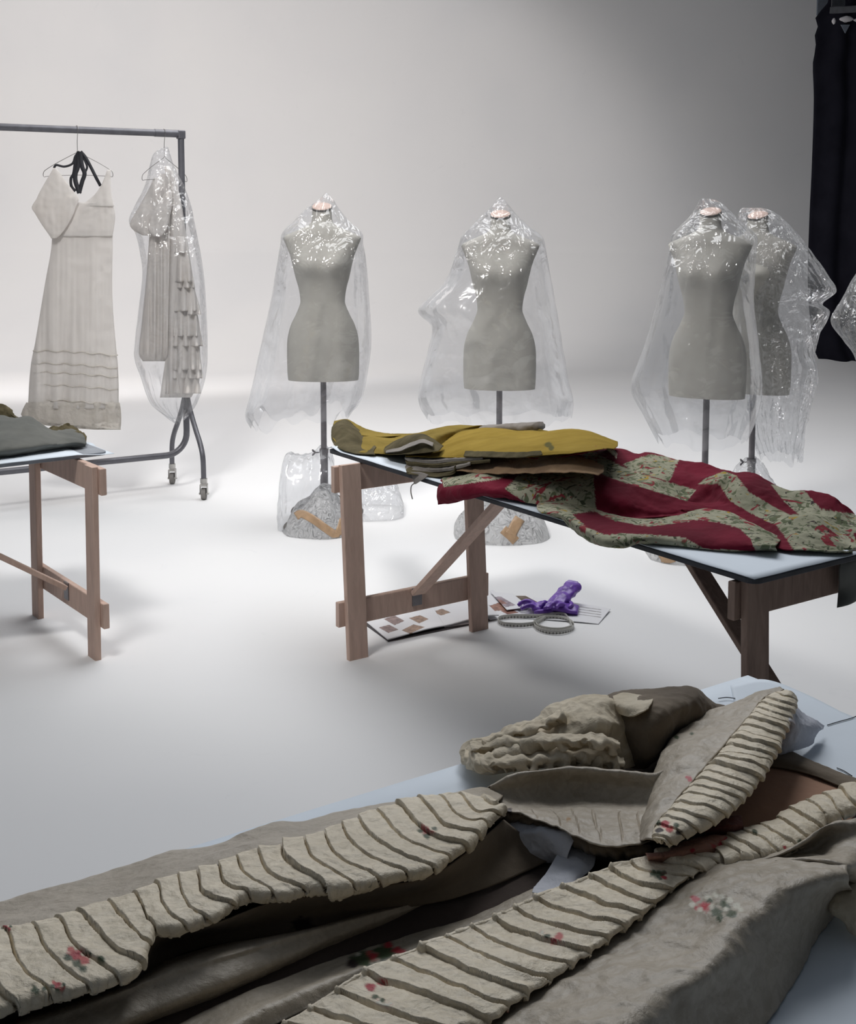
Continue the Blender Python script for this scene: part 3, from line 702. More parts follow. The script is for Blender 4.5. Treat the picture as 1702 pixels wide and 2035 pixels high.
fold = lambda px, py, f, s_: f**.6*.055*nz((px*.030+.6*nz((px*.01, py*.004, 3), 1), py*.0022, 1), 1, 4) + f**.5*.012*nz((px*.13, py*.004, 2), 1) + .004*nz((px*.02, py*.02, 1), 3) + (.006*ridged((px*.01, py*.012, 2), 5)-.003 if py > 690 else 0)
spans([(462, 104, 224), (500, 101, 224), (560, 90, 223), (620, 80, 225), (680, 70, 230), (720, 62, 234), (760, 58, 236), (800, 56, 236), (812, 55, 237)], Ys+.01, lambda f: .035+.07*f, 90, 'slip', 'skirt', slip, fold, m=90)
for yy in (697, 722, 740, 765, 795):     # tucks
    pts = []
    for k in range(60):
        px = 66 + 168*k/59 - (yy-697)*.08*(1-k/59); f = (yy-462)/350; c = (px-150)/85; s_ = math.sqrt(max(0, 1-min(1, abs(c))**2)); py = yy + 10*(k/59)**2 + 1.5*math.sin(k*.5)
        pts.append(D(px, py, Ys + .01 - s_*(.035+.07*f) - fold(px, py, f, 1)*min(1, s_*2.2) - .004))
    mb = MB(); mb.tube(pts, .0035, 6); mb.build('tuck', M['lace'], slip, True)
spans([(800, 52, 238), (812, 46, 240), (825, 42, 241), (840, 60, 241), (850, 130, 240), (854, 190, 240)], Ys+.01, lambda f: .112 - .02*f, 80, 'lace', 'hem_frill', slip, lambda px, py, f, s_: .02*nz((px*.06, 1, 3), 1) + .014*ridged((px*.02, py*.03, 3), 3)-.005, m=22)
fb_ = lambda px, py, f, s_: .004*nz((px*.12, py*.02, 5), 1) + .003*nz((px*.05, py*.05, 1), 2)
spans([(402, 146, 221), (415, 138, 227), (432, 118, 229), (450, 108, 227), (470, 103, 224)], Ys, lambda f: .035, 50, 'slip', 'bodice', slip, fb_, m=30)
spans([(337, 213, 220), (352, 208, 220), (370, 200, 220), (388, 187, 222), (403, 168, 225), (410, 158, 227)], Ys-.012, lambda f: .006+.02*f, 24, 'slip', 'shoulder_strap', slip, fb_, m=26)
spans([(334, 106, 112), (345, 100, 120), (365, 88, 135), (385, 77, 150), (396, 72, 157), (412, 63, 150), (425, 70, 146), (445, 82, 136), (465, 96, 122), (474, 102, 112)], Ys-.05, lambda f: .012, 40, 'ruffle', 'folded_square', slip, fb_, m=50)
def ribbon(parent, pts, w_=.016, mt='ribbon', name='ribbon'):
    c = curve([D(*p) for p in pts], 50); d = np.gradient(c, axis=0); d /= np.linalg.norm(d, axis=1, keepdims=True)
    s_ = np.cross(d, [0, -1, .15]); s_ /= np.linalg.norm(s_, axis=1, keepdims=True)
    V = [tuple(c[i] + s_[i]*w_*q + np.array([0, yo, 0])) for yo in (0, .002) for q in (-.5, .5) for i in range(50)]; n = 50
    F = [(i, i+1, n+i+1, n+i) for i in range(n-1)] + [(2*n+i, 3*n+i, 3*n+i+1, 2*n+i+1) for i in range(n-1)] + [(i, 2*n+i, 2*n+i+1, i+1) for i in range(n-1)] + [(n+i, n+i+1, 3*n+i+1, 3*n+i) for i in range(n-1)]
    me = bpy.data.meshes.new(name); me.from_pydata(V, [], F); return link(name, me, M[mt], parent)
y = Ys - .03
ribbon(slip, [(158, 301, y), (150, 310, y), (144, 325, y), (128, 331, y), (112, 328, y), (107, 334, y)], .013)
ribbon(slip, [(160, 301, y), (170, 313, y), (182, 335, y), (192, 355, y), (200, 370, y+.05)], .018)
ribbon(slip, [(156, 301, y), (150, 320, y), (146, 345, y), (141, 355, y), (142, 370, y), (150, 380, y)], .016)
ribbon(slip, [(157, 301, y-.01), (155, 330, y-.01), (150, 345, y-.01), (150, 360, y-.01), (158, 384, y-.01)], .026)
ribbon(slip, [(159, 301, y-.01), (163, 330, y-.01), (168, 345, y-.01), (163, 362, y-.01), (157, 384, y-.01)], .024)
ribbon(slip, [(160, 301, y), (168, 318, y), (173, 332, y), (168, 345, y)], .012)

# ruffled gown in its plastic cover
gown = empty('ruffled_gown', (Pg.x, Pg.y, .9), 'cream gown with tiered ruffles hanging in plastic beside the rail upright', 'dress')
Yg = Pg.y
vf = lambda k, a: (lambda px, py, f, s_: a*(.6*math.sin(px*k + 1.5*math.sin(f*2.5+px*.05)) + 1.2*nz((px*k*.35, f*1.5, a*90), 1)) + .004*nz((px*.03, py*.03, 4), 2))
spans([(345, 318, 340), (380, 308, 352), (430, 300, 352), (480, 296, 350), (560, 290, 348), (640, 282, 345), (700, 276, 342), (718, 284, 332)], Yg+.01, lambda f: .05+.05*f, 70, 'ruffle', 'skirt_back', gown, vf(.42, .022), m=60)
spans([(330, 326, 336), (350, 330, 348), (400, 336, 360), (450, 338, 368), (500, 338, 376), (600, 334, 390), (700, 330, 398), (760, 322, 396), (790, 318, 380)], Yg-.02, lambda f: .05+.05*f, 50, 'ruffle', 'skirt_front', gown, vf(.3, .012), m=60)
spans([(352, 306, 318), (375, 296, 328), (400, 282, 332), (425, 268, 333), (445, 258, 325), (458, 266, 318), (468, 284, 312)], Yg-.03, lambda f: .05, 40, 'ruffle', 'sleeve', gown, vf(.25, .012), m=40)
spans([(380, 330, 342), (400, 318, 343), (430, 300, 338), (455, 294, 332), (470, 304, 322)], Yg-.085, lambda f: .03, 40, 'ruffle', 'cuff', gown, vf(.35, .008), m=30)
for i, (a, b, l, r_) in enumerate([(470, 502, 348, 374), (498, 560, 350, 382), (530, 572, 352, 386), (556, 618, 348, 392), (585, 625, 366, 398), (612, 668, 346, 398), (640, 688, 345, 402), (672, 735, 344, 400), (700, 752, 335, 402), (735, 782, 330, 398)]):
    spans([(a, l+4, r_-8), ((a+b)/2, l+1, r_-2), (b-6, l-1, r_+1), (b, l-2, r_+2)], Yg-.075-.004*(i % 2), lambda f: .018+.035*f, 44, 'ruffle', 'ruffle', gown, lambda px, py, f, s_, i=i: f*.020*math.sin(px*(.30+.05*(i%3))+i*1.7+1.2*nz((px*.1, i, 0), 1)), m=16)
cover('garment_cover', Yg, [(292, 326, 334, .02), (305, 306, 338, .05), (330, 298, 346, .09), (370, 288, 366, .14), (410, 268, 380, .2), (440, 257, 386, .24), (470, 272, 392, .26), (540, 284, 404, .28), (620, 276, 410, .3), (700, 268, 412, .3), (750, 282, 408, .28), (800, 300, 392, .22), (826, 326, 376, .12), (838, 345, 366, .05)],
      'clear plastic garment cover around the ruffled gown on the rail', seed=15, cat='garment cover', folds=9, crump=.010, dy=-.03)

# ------------------------------------------------------------------ garments on the middle trestle table
LB = TB.P(TB.len, 0, ZT)
def PB(px, py, v):
    """photo direction met with the upright plane that lies v metres in from the table's front edge"""
    d = Vector(ray(px, py)); q = Vector(LB) + vB*v - Vector(O); t = q.dot(vB)/d.dot(vB)
    P = Vector(O) + d*t
    if v >= .03 and P.z < ZT + .006: return tuple(G(px, py, ZT + .006 + .02*min(v, .3)))
    return tuple(P)
def HB(px, py, h, base=ZT): return tuple(G(px, py, base+h))
def rowV(v, *pts): return [PB(x, y, v) for x, y in pts]
def wr(a, s, seed=0): return lambda u, v, p: a*(.6*nz(p, s, seed) + .4*(ridged(p, s*1.3, seed+5)-.4))
def toP(R, f=PB): return R
def rowM(v, *pts):
    out = []
    for x, y in pts: t = min(1, max(0, (x-850)/80)); t = t*t*(3-2*t); out.append(PB(x, y, v*(1-t) + (.56+.1*v)*t))
    return out
# mustard breeches with olive lining (further piece)
m1 = patch('mustard_breeches', [
    rowM(.52, (690, 858), (720, 866), (760, 868), (800, 866), (860, 862), (920, 856), (1000, 856), (1080, 862)),
    rowM(.42, (668, 838), (690, 834), (712, 845), (738, 861), (790, 863), (830, 861), (872, 849), (925, 845), (985, 846), (1040, 850), (1090, 856)),
    rowM(.30, (663, 842), (688, 840), (715, 857), (745, 874), (790, 875), (840, 868), (885, 857), (940, 853), (1000, 854), (1060, 858)),
    rowM(.18, (661, 856), (690, 862), (722, 878), (750, 893), (775, 896), (810, 880), (860, 868), (900, 868), (950, 868), (1020, 868)),
    rowM(.075, (662, 872), (680, 890), (710, 898), (760, 902), (800, 902), (850, 899), (890, 892), (930, 890), (1000, 885))],
    190, 70, M['yellow_pale'], disp=wr(.006, 9, 1))
tag(m1, 'mustard and olive wool breeches at the left end of the middle table', 'garment')
patch('rolled_cuff', [
    rowV(.30, (664, 842), (676, 836), (688, 834), (705, 846), (726, 866), (748, 888)),
    rowV(.16, (659, 852), (672, 846), (686, 848), (704, 862), (724, 880), (744, 896)),
    rowV(.09, (659, 872), (672, 868), (688, 870), (706, 880), (724, 892), (744, 900)),
    rowV(.05, (664, 884), (675, 892), (690, 897), (708, 901), (728, 903), (746, 903))],
    70, 36, M['olive'], m1, disp=wr(.005, 14, 3))
patch('open_leg_lining', [
    rowV(.14, (766, 888), (785, 876), (812, 865), (840, 862), (862, 872), (882, 886)),
    rowV(.09, (763, 894), (788, 885), (815, 874), (842, 871), (860, 880), (878, 890)),
    rowV(.065, (765, 899), (788, 899), (815, 893), (845, 884), (862, 888), (874, 894)),
    rowV(.05, (770, 901), (790, 903), (818, 902), (845, 900), (862, 897), (872, 895))],
    60, 34, M['olive'], m1, disp=wr(.003, 22, 4))
patch('grey_lining_fold', [
    rowV(.07, (768, 895), (795, 889), (820, 878), (842, 873), (862, 880)),
    rowV(.045, (767, 899), (795, 896), (820, 886), (842, 880), (860, 887))], 40, 12, M['greylin'], m1, disp=wr(.003, 22, 6))
# rolled olive piece at the back
mb = MB(); a = Vector(PB(960, 853, .60)); b = Vector(PB(1072, 848, .60)); R = []
for k in range(24):
    f = k/23; c = a.lerp(b, f); ax = (b-a).normalized(); up_ = V3(0, 0, 1); sd = ax.cross(up_).normalized(); ring = []
    for t in np.linspace(0, 2*math.pi, 20, endpoint=False):
        rr = (.016+.004*f)*(1+.25*nz((f*4, math.cos(t), math.sin(t)), 2)); ring.append(c + sd*math.cos(t)*rr*1.5 + up_*math.sin(t)*rr)
    R.append(ring)
mb.rings(R); rl = mb.build('rolled_garment', M['greylin'], None, True); tag(rl, 'small grey-brown rolled garment at the back of the mustard breeches', 'garment')
# mustard coat, folded, grey layered hem at its left
m2 = empty('mustard_coat', TB.P(1.55, .2, ZT), 'bright mustard wool coat folded in layers beside the floral gown', 'garment')
patch('coat_body', [
    rowV(.60, (880, 868), (930, 862), (1000, 864), (1070, 866), (1150, 862), (1228, 884)),
    rowV(.50, (880, 876), (925, 857), (970, 851), (1030, 855), (1085, 857), (1130, 852), (1170, 857), (1190, 864), (1228, 878)),
    rowV(.34, (850, 890), (895, 874), (940, 864), (1000, 866), (1050, 870), (1100, 866), (1150, 866), (1190, 872), (1228, 886)),
    rowV(.20, (822, 902), (860, 893), (905, 882), (950, 878), (1000, 880), (1060, 882), (1100, 880), (1150, 884), (1185, 886), (1215, 892)),
    rowV(.09, (808, 903), (840, 905), (880, 904), (930, 896), (980, 896), (1040, 897), (1100, 893), (1150, 893), (1200, 891)),
    rowV(.065, (806, 907), (840, 909), (880, 909), (930, 909), (985, 908), (1040, 908), (1100, 903), (1150, 898), (1200, 893))],
    210, 80, M['yellow'], m2, disp=wr(.007, 8, 21), spots=[(1090, 884, 8, 'olive'), (1096, 890, 6, 'olive')])
for i, (dy, mt, x1, v) in enumerate([(0, 'greylin', 960, .062), (8, 'olive', 975, .055), (17, 'greylin', 935, .050), (25, 'olive', 905, .045)]):
    patch('hem_layer', [
        rowV(v+.12, (812+i*2, 906+dy*.8), (860, 906+dy*.8), (900, 905+dy*.7), (x1, 905+dy*.4)),
        rowV(v+.01, (805+i, 908+dy), (812, 909+dy), (860, 913+dy), (900, 909+dy), (x1, 908+dy*.6)),
        rowV(v, (808+i, 915+dy), (815, 917+dy), (860, 921+dy), (900, 917+dy), (x1, 914+dy*.6))], 80, 22, M[mt], m2, disp=wr(.006, 16, 30+i), thick=.003)
patch('collar_strip', [rowV(.075, (925, 896), (960, 897), (1000, 898), (1040, 898), (1075, 895)), rowV(.055, (922, 907), (960, 908), (1000, 909), (1040, 908), (1078, 903))], 80, 14, M['olive'], m2, disp=wr(.004, 30, 9), thick=.003)
patch('hanging_tag', [rowV(-.004, (817, 938), (835, 938), (852, 943)), rowV(-.01, (820, 950), (832, 950), (845, 950)), rowV(-.012, (823, 962), (826, 962), (829, 960))], 20, 12, M['greylin'], m2)
mb = MB(); mb.tube([tuple(p) for p in curve([PB(824, 960, -.012), PB(818, 966, -.013), PB(817, 978, -.013), PB(820, 992, -.012)], 20)], .002, 6); mb.build('thread', M['greylin'], m2, True)
# linings between the coat and the gown
patch('tan_lining', [
    rowV(.16, (912, 914), (950, 912), (1000, 908), (1050, 906), (1100, 904), (1150, 906), (1200, 925)),
    rowV(.09, (906, 922), (915, 913), (950, 926), (1000, 925), (1045, 928), (1100, 922), (1150, 926), (1200, 936)),
    rowV(.05, (905, 934), (940, 938), (1000, 941), (1050, 940), (1100, 938), (1150, 938), (1190, 944))], 120, 30, M['leather'], m2, disp=wr(.006, 18, 12), thick=.003)
patch('tan_flap', [
    rowV(.17, (1052, 913), (1080, 906), (1115, 905), (1150, 913), (1180, 926)),
    rowV(.10, (1055, 922), (1085, 930), (1120, 934), (1160, 938), (1190, 938))], 60, 16, M['leather'], m2, disp=wr(.004, 20, 13), thick=.003)
patch('crimson_binding', [rowV(.17, (1028, 898), (1060, 904), (1100, 906), (1150, 897), (1185, 886)), rowV(.14, (1036, 906), (1070, 912), (1100, 910), (1150, 903), (1190, 894))], 60, 12, simple('crimson_wool', (.27, .025, .04), .9), m2, disp=wr(.004, 20, 17))

# crimson gown with printed floral bands
CR = (.165, .008, .022)
fl_polys = [
    [(875, 935), (1012, 935), (1008, 945), (992, 952), (882, 968)],
    [(1004, 972), (1030, 944), (1065, 940), (1122, 938), (1180, 940), (1186, 1030), (1100, 1030), (1030, 990)],
    [(1110, 885), (1165, 888), (1225, 922), (1300, 950), (1384, 974), (1366, 996), (1300, 976), (1220, 952), (1140, 918)],
    [(1240, 922), (1290, 903), (1352, 908), (1336, 945), (1330, 957), (1250, 932)],
    [(1388, 962), (1404, 950), (1440, 936), (1464, 945), (1490, 978), (1540, 1008), (1575, 1025), (1560, 1052), (1500, 1024), (1452, 996), (1430, 962)],
    [(1532, 962), (1560, 968), (1600, 976), (1632, 1012), (1710, 1024), (1710, 1062), (1640, 1040), (1590, 1024), (1560, 998)],
    [(1545, 1045), (1575, 1022), (1640, 1022), (1690, 1040), (1710, 1100), (1585, 1105), (1562, 1068)]]
m, nt, b = mat('crimson_and_floral'); v = coord(nt)
n = N_(nt, 'ShaderNodeTexNoise', Scale=7.0, Detail=4.0); L_(nt, v, n.inputs['Vector']); c0 = ramp(nt, n.outputs['Fac'], [(.3, (.105, .007, .018)), (.7, (.17, .010, .028))])
n = N_(nt, 'ShaderNodeTexNoise', Scale=8.0, Detail=4.0); L_(nt, v, n.inputs['Vector']); c1 = floral(nt, v, ramp(nt, n.outputs['Fac'], [(.3, (.27, .27, .19)), (.7, (.40, .39, .29))]))
at = N_(nt, 'ShaderNodeAttribute', attribute_name='pat'); L_(nt, mixc(nt, at.outputs['Alpha'], c0, c1), b.inputs['Base Color'])
b.inputs['Roughness'].default_value = .85; b.inputs['Sheen Weight'].default_value = .03; b.inputs['Specular IOR Level'].default_value = .1
n = N_(nt, 'ShaderNodeTexNoise', Scale=40.0, Detail=4.0); L_(nt, v, n.inputs['Vector']); bp = N_(nt, 'ShaderNodeBump', Strength=.5, Distance=.006); L_(nt, n.outputs['Fac'], bp.inputs['Height']); L_(nt, bp.outputs['Normal'], b.inputs['Normal'])
M['crimson'] = m
gw = empty('crimson_floral_gown', TB.P(.7, .3, ZT), 'crimson gown with printed floral bands spread over the middle table', 'garment')
VX = [868, 960, 1010, 1060, 1120, 1180, 1240, 1300, 1350, 1400, 1470, 1545, 1640, 1695]; VM = [-.03, -.028, .0, .045, .09, .12, .15, .23, .31, .40, .36, .28, .35, .41]
def rowW(v, *pts): return [PB(x, y, float(np.interp(x, VX, VM)) + v*(.72 - float(np.interp(x, VX, VM)))/.72) for x, y in pts]
patch('gown_body', [
    rowW(.70, (1120, 905), (1230, 915), (1300, 925), (1400, 935), (1500, 955), (1600, 1000), (1700, 1050), (1750, 1075)),
    rowW(.62, (1130, 886), (1180, 884), (1226, 890), (1262, 903), (1300, 903), (1345, 913), (1400, 917), (1440, 929), (1490, 931), (1512, 940), (1545, 968), (1600, 978), (1655, 984), (1675, 1000), (1700, 1024), (1730, 1060)),
    rowW(.47, (1110, 893), (1180, 900), (1260, 920), (1330, 934), (1390, 940), (1440, 938), (1480, 944), (1520, 975), (1570, 995), (1620, 1005), (1665, 1015), (1705, 1045), (1740, 1070)),
    rowW(.34, (1050, 905), (1130, 912), (1220, 938), (1300, 955), (1370, 972), (1405, 958), (1440, 950), (1475, 970), (1510, 1000), (1560, 1018), (1620, 1022), (1670, 1040), (1710, 1070)),
    rowW(.20, (960, 935), (1040, 934), (1120, 928), (1200, 944), (1280, 972), (1350, 992), (1400, 1000), (1450, 1005), (1500, 1026), (1560, 1045), (1620, 1045), (1670, 1062), (1706, 1085)),
    rowW(.10, (886, 946), (900, 939), (960, 939), (1040, 940), (1110, 936), (1170, 941), (1240, 958), (1300, 980), (1370, 1000), (1430, 1012), (1500, 1042), (1560, 1062), (1620, 1062), (1690, 1085)),
    rowW(.02, (872, 966), (900, 964), (960, 960), (1010, 965), (1060, 968), (1120, 968), (1180, 975), (1240, 995), (1300, 1012), (1360, 1018), (1420, 1022), (1490, 1052), (1560, 1078), (1640, 1085), (1695, 1090)),
    rowW(.0, (868, 984), (900, 985), (960, 978), (1010, 985), (1060, 992), (1120, 998), (1180, 1012), (1240, 1022), (1300, 1026), (1350, 1024), (1400, 1018), (1470, 1046), (1545, 1084), (1640, 1092), (1695, 1094)),
    rowW(.015, (872, 1002), (905, 998), (960, 986), (1010, 992), (1050, 1000), (1120, 1010), (1180, 1022), (1240, 1030), (1300, 1030), (1350, 1026), (1400, 1020), (1470, 1050), (1545, 1088), (1640, 1096), (1695, 1097))],
    330, 130, M['crimson'], gw, disp=lambda u, v, p: .034*nz(p, 5.0, 3)*min(1, v*6)*min(1, (1-v)*5) + .010*(ridged(p, 9, 41)-.4), polys=[(p, (1, 1, 1)) for p in fl_polys], thick=.003)
Vs = lambda h, *pts: [HB(x, y, h) for x, y in pts]
patch('gown_sleeve', [
    Vs(.004, (1085, 992), (1130, 994), (1180, 1006), (1230, 1022), (1290, 1030), (1340, 1024), (1400, 1008), (1440, 1010), (1500, 1040), (1560, 1070)),
    Vs(.02, (1068, 1003), (1090, 995), (1130, 997), (1180, 1010), (1230, 1028), (1290, 1035), (1340, 1028), (1400, 1013), (1445, 1018), (1500, 1046), (1552, 1074)),
    Vs(.03, (1070, 1012), (1110, 1012), (1160, 1026), (1220, 1045), (1280, 1052), (1340, 1044), (1400, 1036), (1450, 1042), (1500, 1062), (1545, 1080)),
    Vs(.028, (1080, 1020), (1115, 1024), (1160, 1048), (1210, 1066), (1270, 1066), (1340, 1064), (1400, 1066), (1450, 1072), (1500, 1082), (1542, 1087)),
    Vs(.006, (1096, 1026), (1120, 1032), (1155, 1060), (1195, 1082), (1240, 1086), (1270, 1080), (1330, 1083), (1400, 1090), (1480, 1095), (1545, 1095)),
    Vs(-.012, (1100, 1030), (1122, 1040), (1158, 1068), (1196, 1085), (1240, 1088), (1275, 1080), (1330, 1083), (1400, 1090), (1480, 1095), (1545, 1095))],
    210, 60, M['crimson'], gw, disp=wr(.006, 14, 51), thick=.003,
    polys=[([(1050, 980), (1560, 980), (1560, 1110), (1050, 1110)], (1, 1, 1))])
# the crimson stripe of the sleeve
o = bpy.data.objects['gown_sleeve']; me = o.data; co = np.empty(len(me.vertices)*3); me.vertices.foreach_get('co', co)
Xp, Yp = proj(co.reshape(-1, 3) + np.array(gw.location)*0); pc = np.empty(len(me.vertices)*4, np.float32); at_ = me.color_attributes['pat']; at_.data.foreach_get('color', pc); pc = pc.reshape(-1, 4)
pc[inpoly(Xp, Yp, [(1138, 1022), (1180, 1016), (1225, 1036), (1290, 1047), (1345, 1040), (1390, 1032), (1430, 1038), (1470, 1050), (1492, 1070), (1502, 1096), (1400, 1090), (1360, 1068), (1290, 1062), (1240, 1060), (1200, 1062), (1165, 1046)])] = 0
for sx, sy, r, cn in ((1115, 1003, 14, 1), (1130, 1005, 14, 1)): pass
at_.data.foreach_set('color', pc.ravel())
patch('ribbon_trim', [rowV(.33, (1202, 882), (1214, 886), (1228, 902)), rowV(.29, (1198, 886), (1210, 895), (1226, 912))], 20, 8, M['floral'], gw)
# dark cloth clipped at the right end
patch('hanging_cuff', [Vs(.0, (1675, 1098), (1690, 1094), (1720, 1088)), Vs(-.03, (1668, 1125), (1690, 1122), (1720, 1116)), Vs(-.10, (1667, 1170), (1685, 1168), (1715, 1160)), Vs(-.14, (1664, 1208), (1680, 1204), (1705, 1190))], 24, 30, M['charcoal'], gw, disp=wr(.006, 12, 3), thick=.004, up=False)

# charcoal garment on the left table
ch = patch('charcoal_coat', [
    [HB(x, y, h) for x, y, h in [(-160, 850, .02), (-60, 846, .04), (0, 848, .05), (40, 850, .05), (80, 856, .04), (120, 858, .02), (160, 862, .005)]],
    [HB(x, y, h) for x, y, h in [(-160, 832, .09), (-60, 828, .10), (0, 826, .105), (20, 830, .10), (34, 832, .095), (55, 828, .10), (75, 838, .085), (100, 852, .06), (135, 850, .055), (162, 860, .035)]],
    [HB(x, y, h) for x, y, h in [(-160, 850, .08), (-60, 850, .085), (-10, 848, .09), (20, 838, .10), (50, 838, .10), (80, 852, .075), (110, 862, .055), (140, 864, .045), (168, 870, .028)]],
    [HB(x, y, h) for x, y, h in [(-160, 880, .06), (-60, 878, .06), (0, 872, .065), (50, 866, .065), (90, 870, .055), (125, 876, .035), (150, 878, .03), (171, 880, .018)]],
    [HB(x, y, h) for x, y, h in [(-160, 915, .03), (-60, 908, .03), (0, 896, .035), (60, 888, .035), (110, 884, .03), (140, 884, .018), (170, 886, .008)]],
    [HB(x, y, h) for x, y, h in [(-160, 930, .0), (-60, 920, .0), (0, 909, .002), (60, 901, .002), (110, 893, .002), (145, 889, .002), (170, 888, .002)]]],
    150, 70, M['charcoal'], disp=wr(.010, 8, 61), thick=.004)
tag(ch, 'charcoal green wool coat heaped on the left table', 'garment')
patch('frayed_edge', [[HB(x, y, h) for x, y, h in [(92, 852, .06), (104, 847, .07), (118, 848, .068), (132, 841, .075), (145, 846, .06), (160, 856, .045), (172, 866, .03)]],
    [HB(x, y, h) for x, y, h in [(90, 858, .05), (104, 858, .055), (120, 862, .045), (135, 862, .04), (148, 866, .035), (160, 874, .025), (172, 882, .01)]]], 60, 14, M['olive'], ch, disp=wr(.012, 40, 5), thick=.003)
patch('torn_collar', [[HB(x, y, h) for x, y, h in [(-30, 800, .14), (0, 802, .14), (10, 805, .135), (20, 812, .12), (12, 818, .11)]], [HB(x, y, h) for x, y, h in [(-30, 826, .09), (0, 828, .09), (20, 830, .09), (36, 834, .085), (40, 838, .08)]]], 40, 16, M['olive'], ch, disp=wr(.010, 40, 8), thick=.003)

# ------------------------------------------------------------------ foreground: brocaded silk gown on the near table
def HR(*pts): return [HB(*p) for p in pts]
def saw(n, slant, amp, v0=0.0, v1=1.0, ease=.12, seed=0, wd0=.075, flip=False):
    """overlapping knife pleats: each rises slowly and drops at its edge"""
    def f(u, v, p):
        ph = u*n - slant*(v**1.4) + .45*nz((u*7+seed, v*1.1, 0), 1) + .12*nz((u*31, v*5, seed), 1); ph = -ph if flip else ph; k = math.floor(ph); fr = ph - k
        r1 = nz((k*3.7+seed, 1, 2), 1); a = amp*(.75+.9*abs(r1)); wd = wd0 + .04*abs(nz((k*1.9, seed, 4), 1))
        if fr < 1-wd: h = a*(.62 + .38*min(1, fr/.9))
        else: h = a*(1.0 - 1.5*min(1, (fr-1+wd)/(wd*.45)))
        h += a*.22*math.sin(fr*3.14)*nz((k*2.2, v*3, seed), 1)
        e = min(1, max(0, (v-v0)/ease)) * min(1, max(0, (v1-v)/(ease*.5)+.35))
        return h*e + .0022*ridged(p, 26, seed) + .0012*nz(p, 70)
    return f
def flower(x, y, s=1.0, kind=0):
    F = [[(0, 0, 11, 'red'), (14, 9, 9, 'rose'), (-10, 4, 7, 'green'), (4, 14, 8, 'green'), (22, -2, 6, 'green'), (-6, -9, 6, 'rose')],
         [(0, 0, 9, 'red'), (20, -9, 8, 'red'), (8, 16, 6, 'green'), (14, 26, 5, 'white'), (26, 32, 5, 'white'), (20, 22, 5, 'green'), (34, 28, 4, 'white')],
         [(0, 0, 9, 'rose'), (-12, 10, 8, 'red'), (-24, 0, 6, 'green'), (-30, 8, 4, 'white'), (-34, -6, 4, 'white'), (8, 12, 4, 'white')]][kind]
    return [(x+dx*s, y+dy*s, r*s, c) for dx, dy, r, c in F]
sg_ = empty('brocaded_silk_gown', (.25, 1.55, ZT), 'pleated cream silk gown with woven flower sprigs filling the foreground table', 'garment')

# under layer: brown lining, the hollow's deep shade painted into its colour
patch('inner_lining', [
    HR((-120, 1880, .004), (100, 1830, .004), (400, 1730, .004), (640, 1650, .004), (860, 1600, .004), (1040, 1560, .004), (1300, 1500, .004)),
    HR((-120, 2150, .004), (300, 1960, .004), (700, 1820, .004), (950, 1720, .004), (1200, 1660, .004), (1400, 1640, .004), (1500, 1600, .004)),
    HR((-120, 2300, .004), (500, 2200, .004), (1000, 2080, .004), (1200, 1950, .004), (1400, 1820, .004), (1560, 1720, .004), (1690, 1660, .004))], 90, 60, M['shaded_lining'], sg_, disp=wr(.006, 14, 71))
# front panel, plain upper part and pleated edge
topE = [(-120, 1818), (-60, 1806), (0, 1797), (60, 1781), (150, 1758), (250, 1725), (330, 1700), (420, 1684), (500, 1652), (556, 1634), (600, 1634), (640, 1625), (720, 1606), (820, 1592), (900, 1578), (955, 1566), (1000, 1582)]
midE = [(-120, 1890), (-60, 1878), (0, 1862), (100, 1842), (190, 1812), (250, 1796), (330, 1758), (420, 1735), (500, 1702), (560, 1690), (640, 1668), (690, 1645), (760, 1620), (830, 1600), (890, 1592), (930, 1588), (985, 1602)]
botE = [(-120, 2040), (-60, 2024), (0, 2008), (60, 1988), (150, 1968), (215, 1950), (262, 1935), (286, 1885), (302, 1852), (350, 1848), (400, 1832), (430, 1822), (465, 1794), (500, 1782), (560, 1782), (620, 1768), (660, 1772), (740, 1756), (800, 1740), (850, 1732), (885, 1708), (930, 1680), (962, 1640), (1000, 1612)]
patch('front_panel', [
    HR(*[(x, y+14, .001) for x, y in topE]), HR(*[(x, y+2, .022) for x, y in topE]), HR(*[(x, y, .034) for x, y in topE]),
    HR(*[(x*.65+X*.35, y*.65+Y_*.35, .046) for (x, y), (X, Y_) in zip(topE, midE)]),
    HR(*[(x*.3+X*.7, y*.3+Y_*.7, .060) for (x, y), (X, Y_) in zip(topE, midE)]), HR(*[(x, y, .064) for x, y in midE])],
    240, 60, M['silk_smooth'], sg_, disp=lambda u, v, p: .010*nz((p[0]*5, p[1]*5, 0), 1, 2)*min(1, v*4)*min(1, (1-v)*5) + .0035*ridged(p, 11, 3)*min(1, v*5))
sp = flower(148, 1898, 1.25, 0) + flower(112, 1958, .7, 0) + flower(845, 1648, .85, 0) + flower(10, 1842, .5, 0) + [(165, 1925, 9, 'green'), (200, 1905, 9, 'green'), (70, 1968, 9, 'green'), (90, 1965, 6, 'green')]
patch('pleated_trim', [
    HR(*[(x, y-4, .060) for x, y in midE]), HR(*[(x, y, .068) for x, y in midE]),
    [HB(*p) for p in [(x, y, .078) for x, y in [(-120, 1960), (-60, 1945), (0, 1930), (60, 1915), (150, 1890), (225, 1868), (270, 1845), (310, 1808), (350, 1798), (400, 1782), (445, 1765), (490, 1745), (540, 1738), (600, 1722), (660, 1712), (720, 1695), (780, 1682), (840, 1668), (890, 1650), (940, 1625), (990, 1606)]]],
    HR(*[(x, y-8, .080) for x, y in botE]), HR(*[(x, y, .074) for x, y in ragged(botE, 3.5, 1, 3)])],
    860, 66, M['silk'], sg_, disp=saw(25, 1.7, .0085, 0, 1, .15, 2, .085, True), spots=sp)
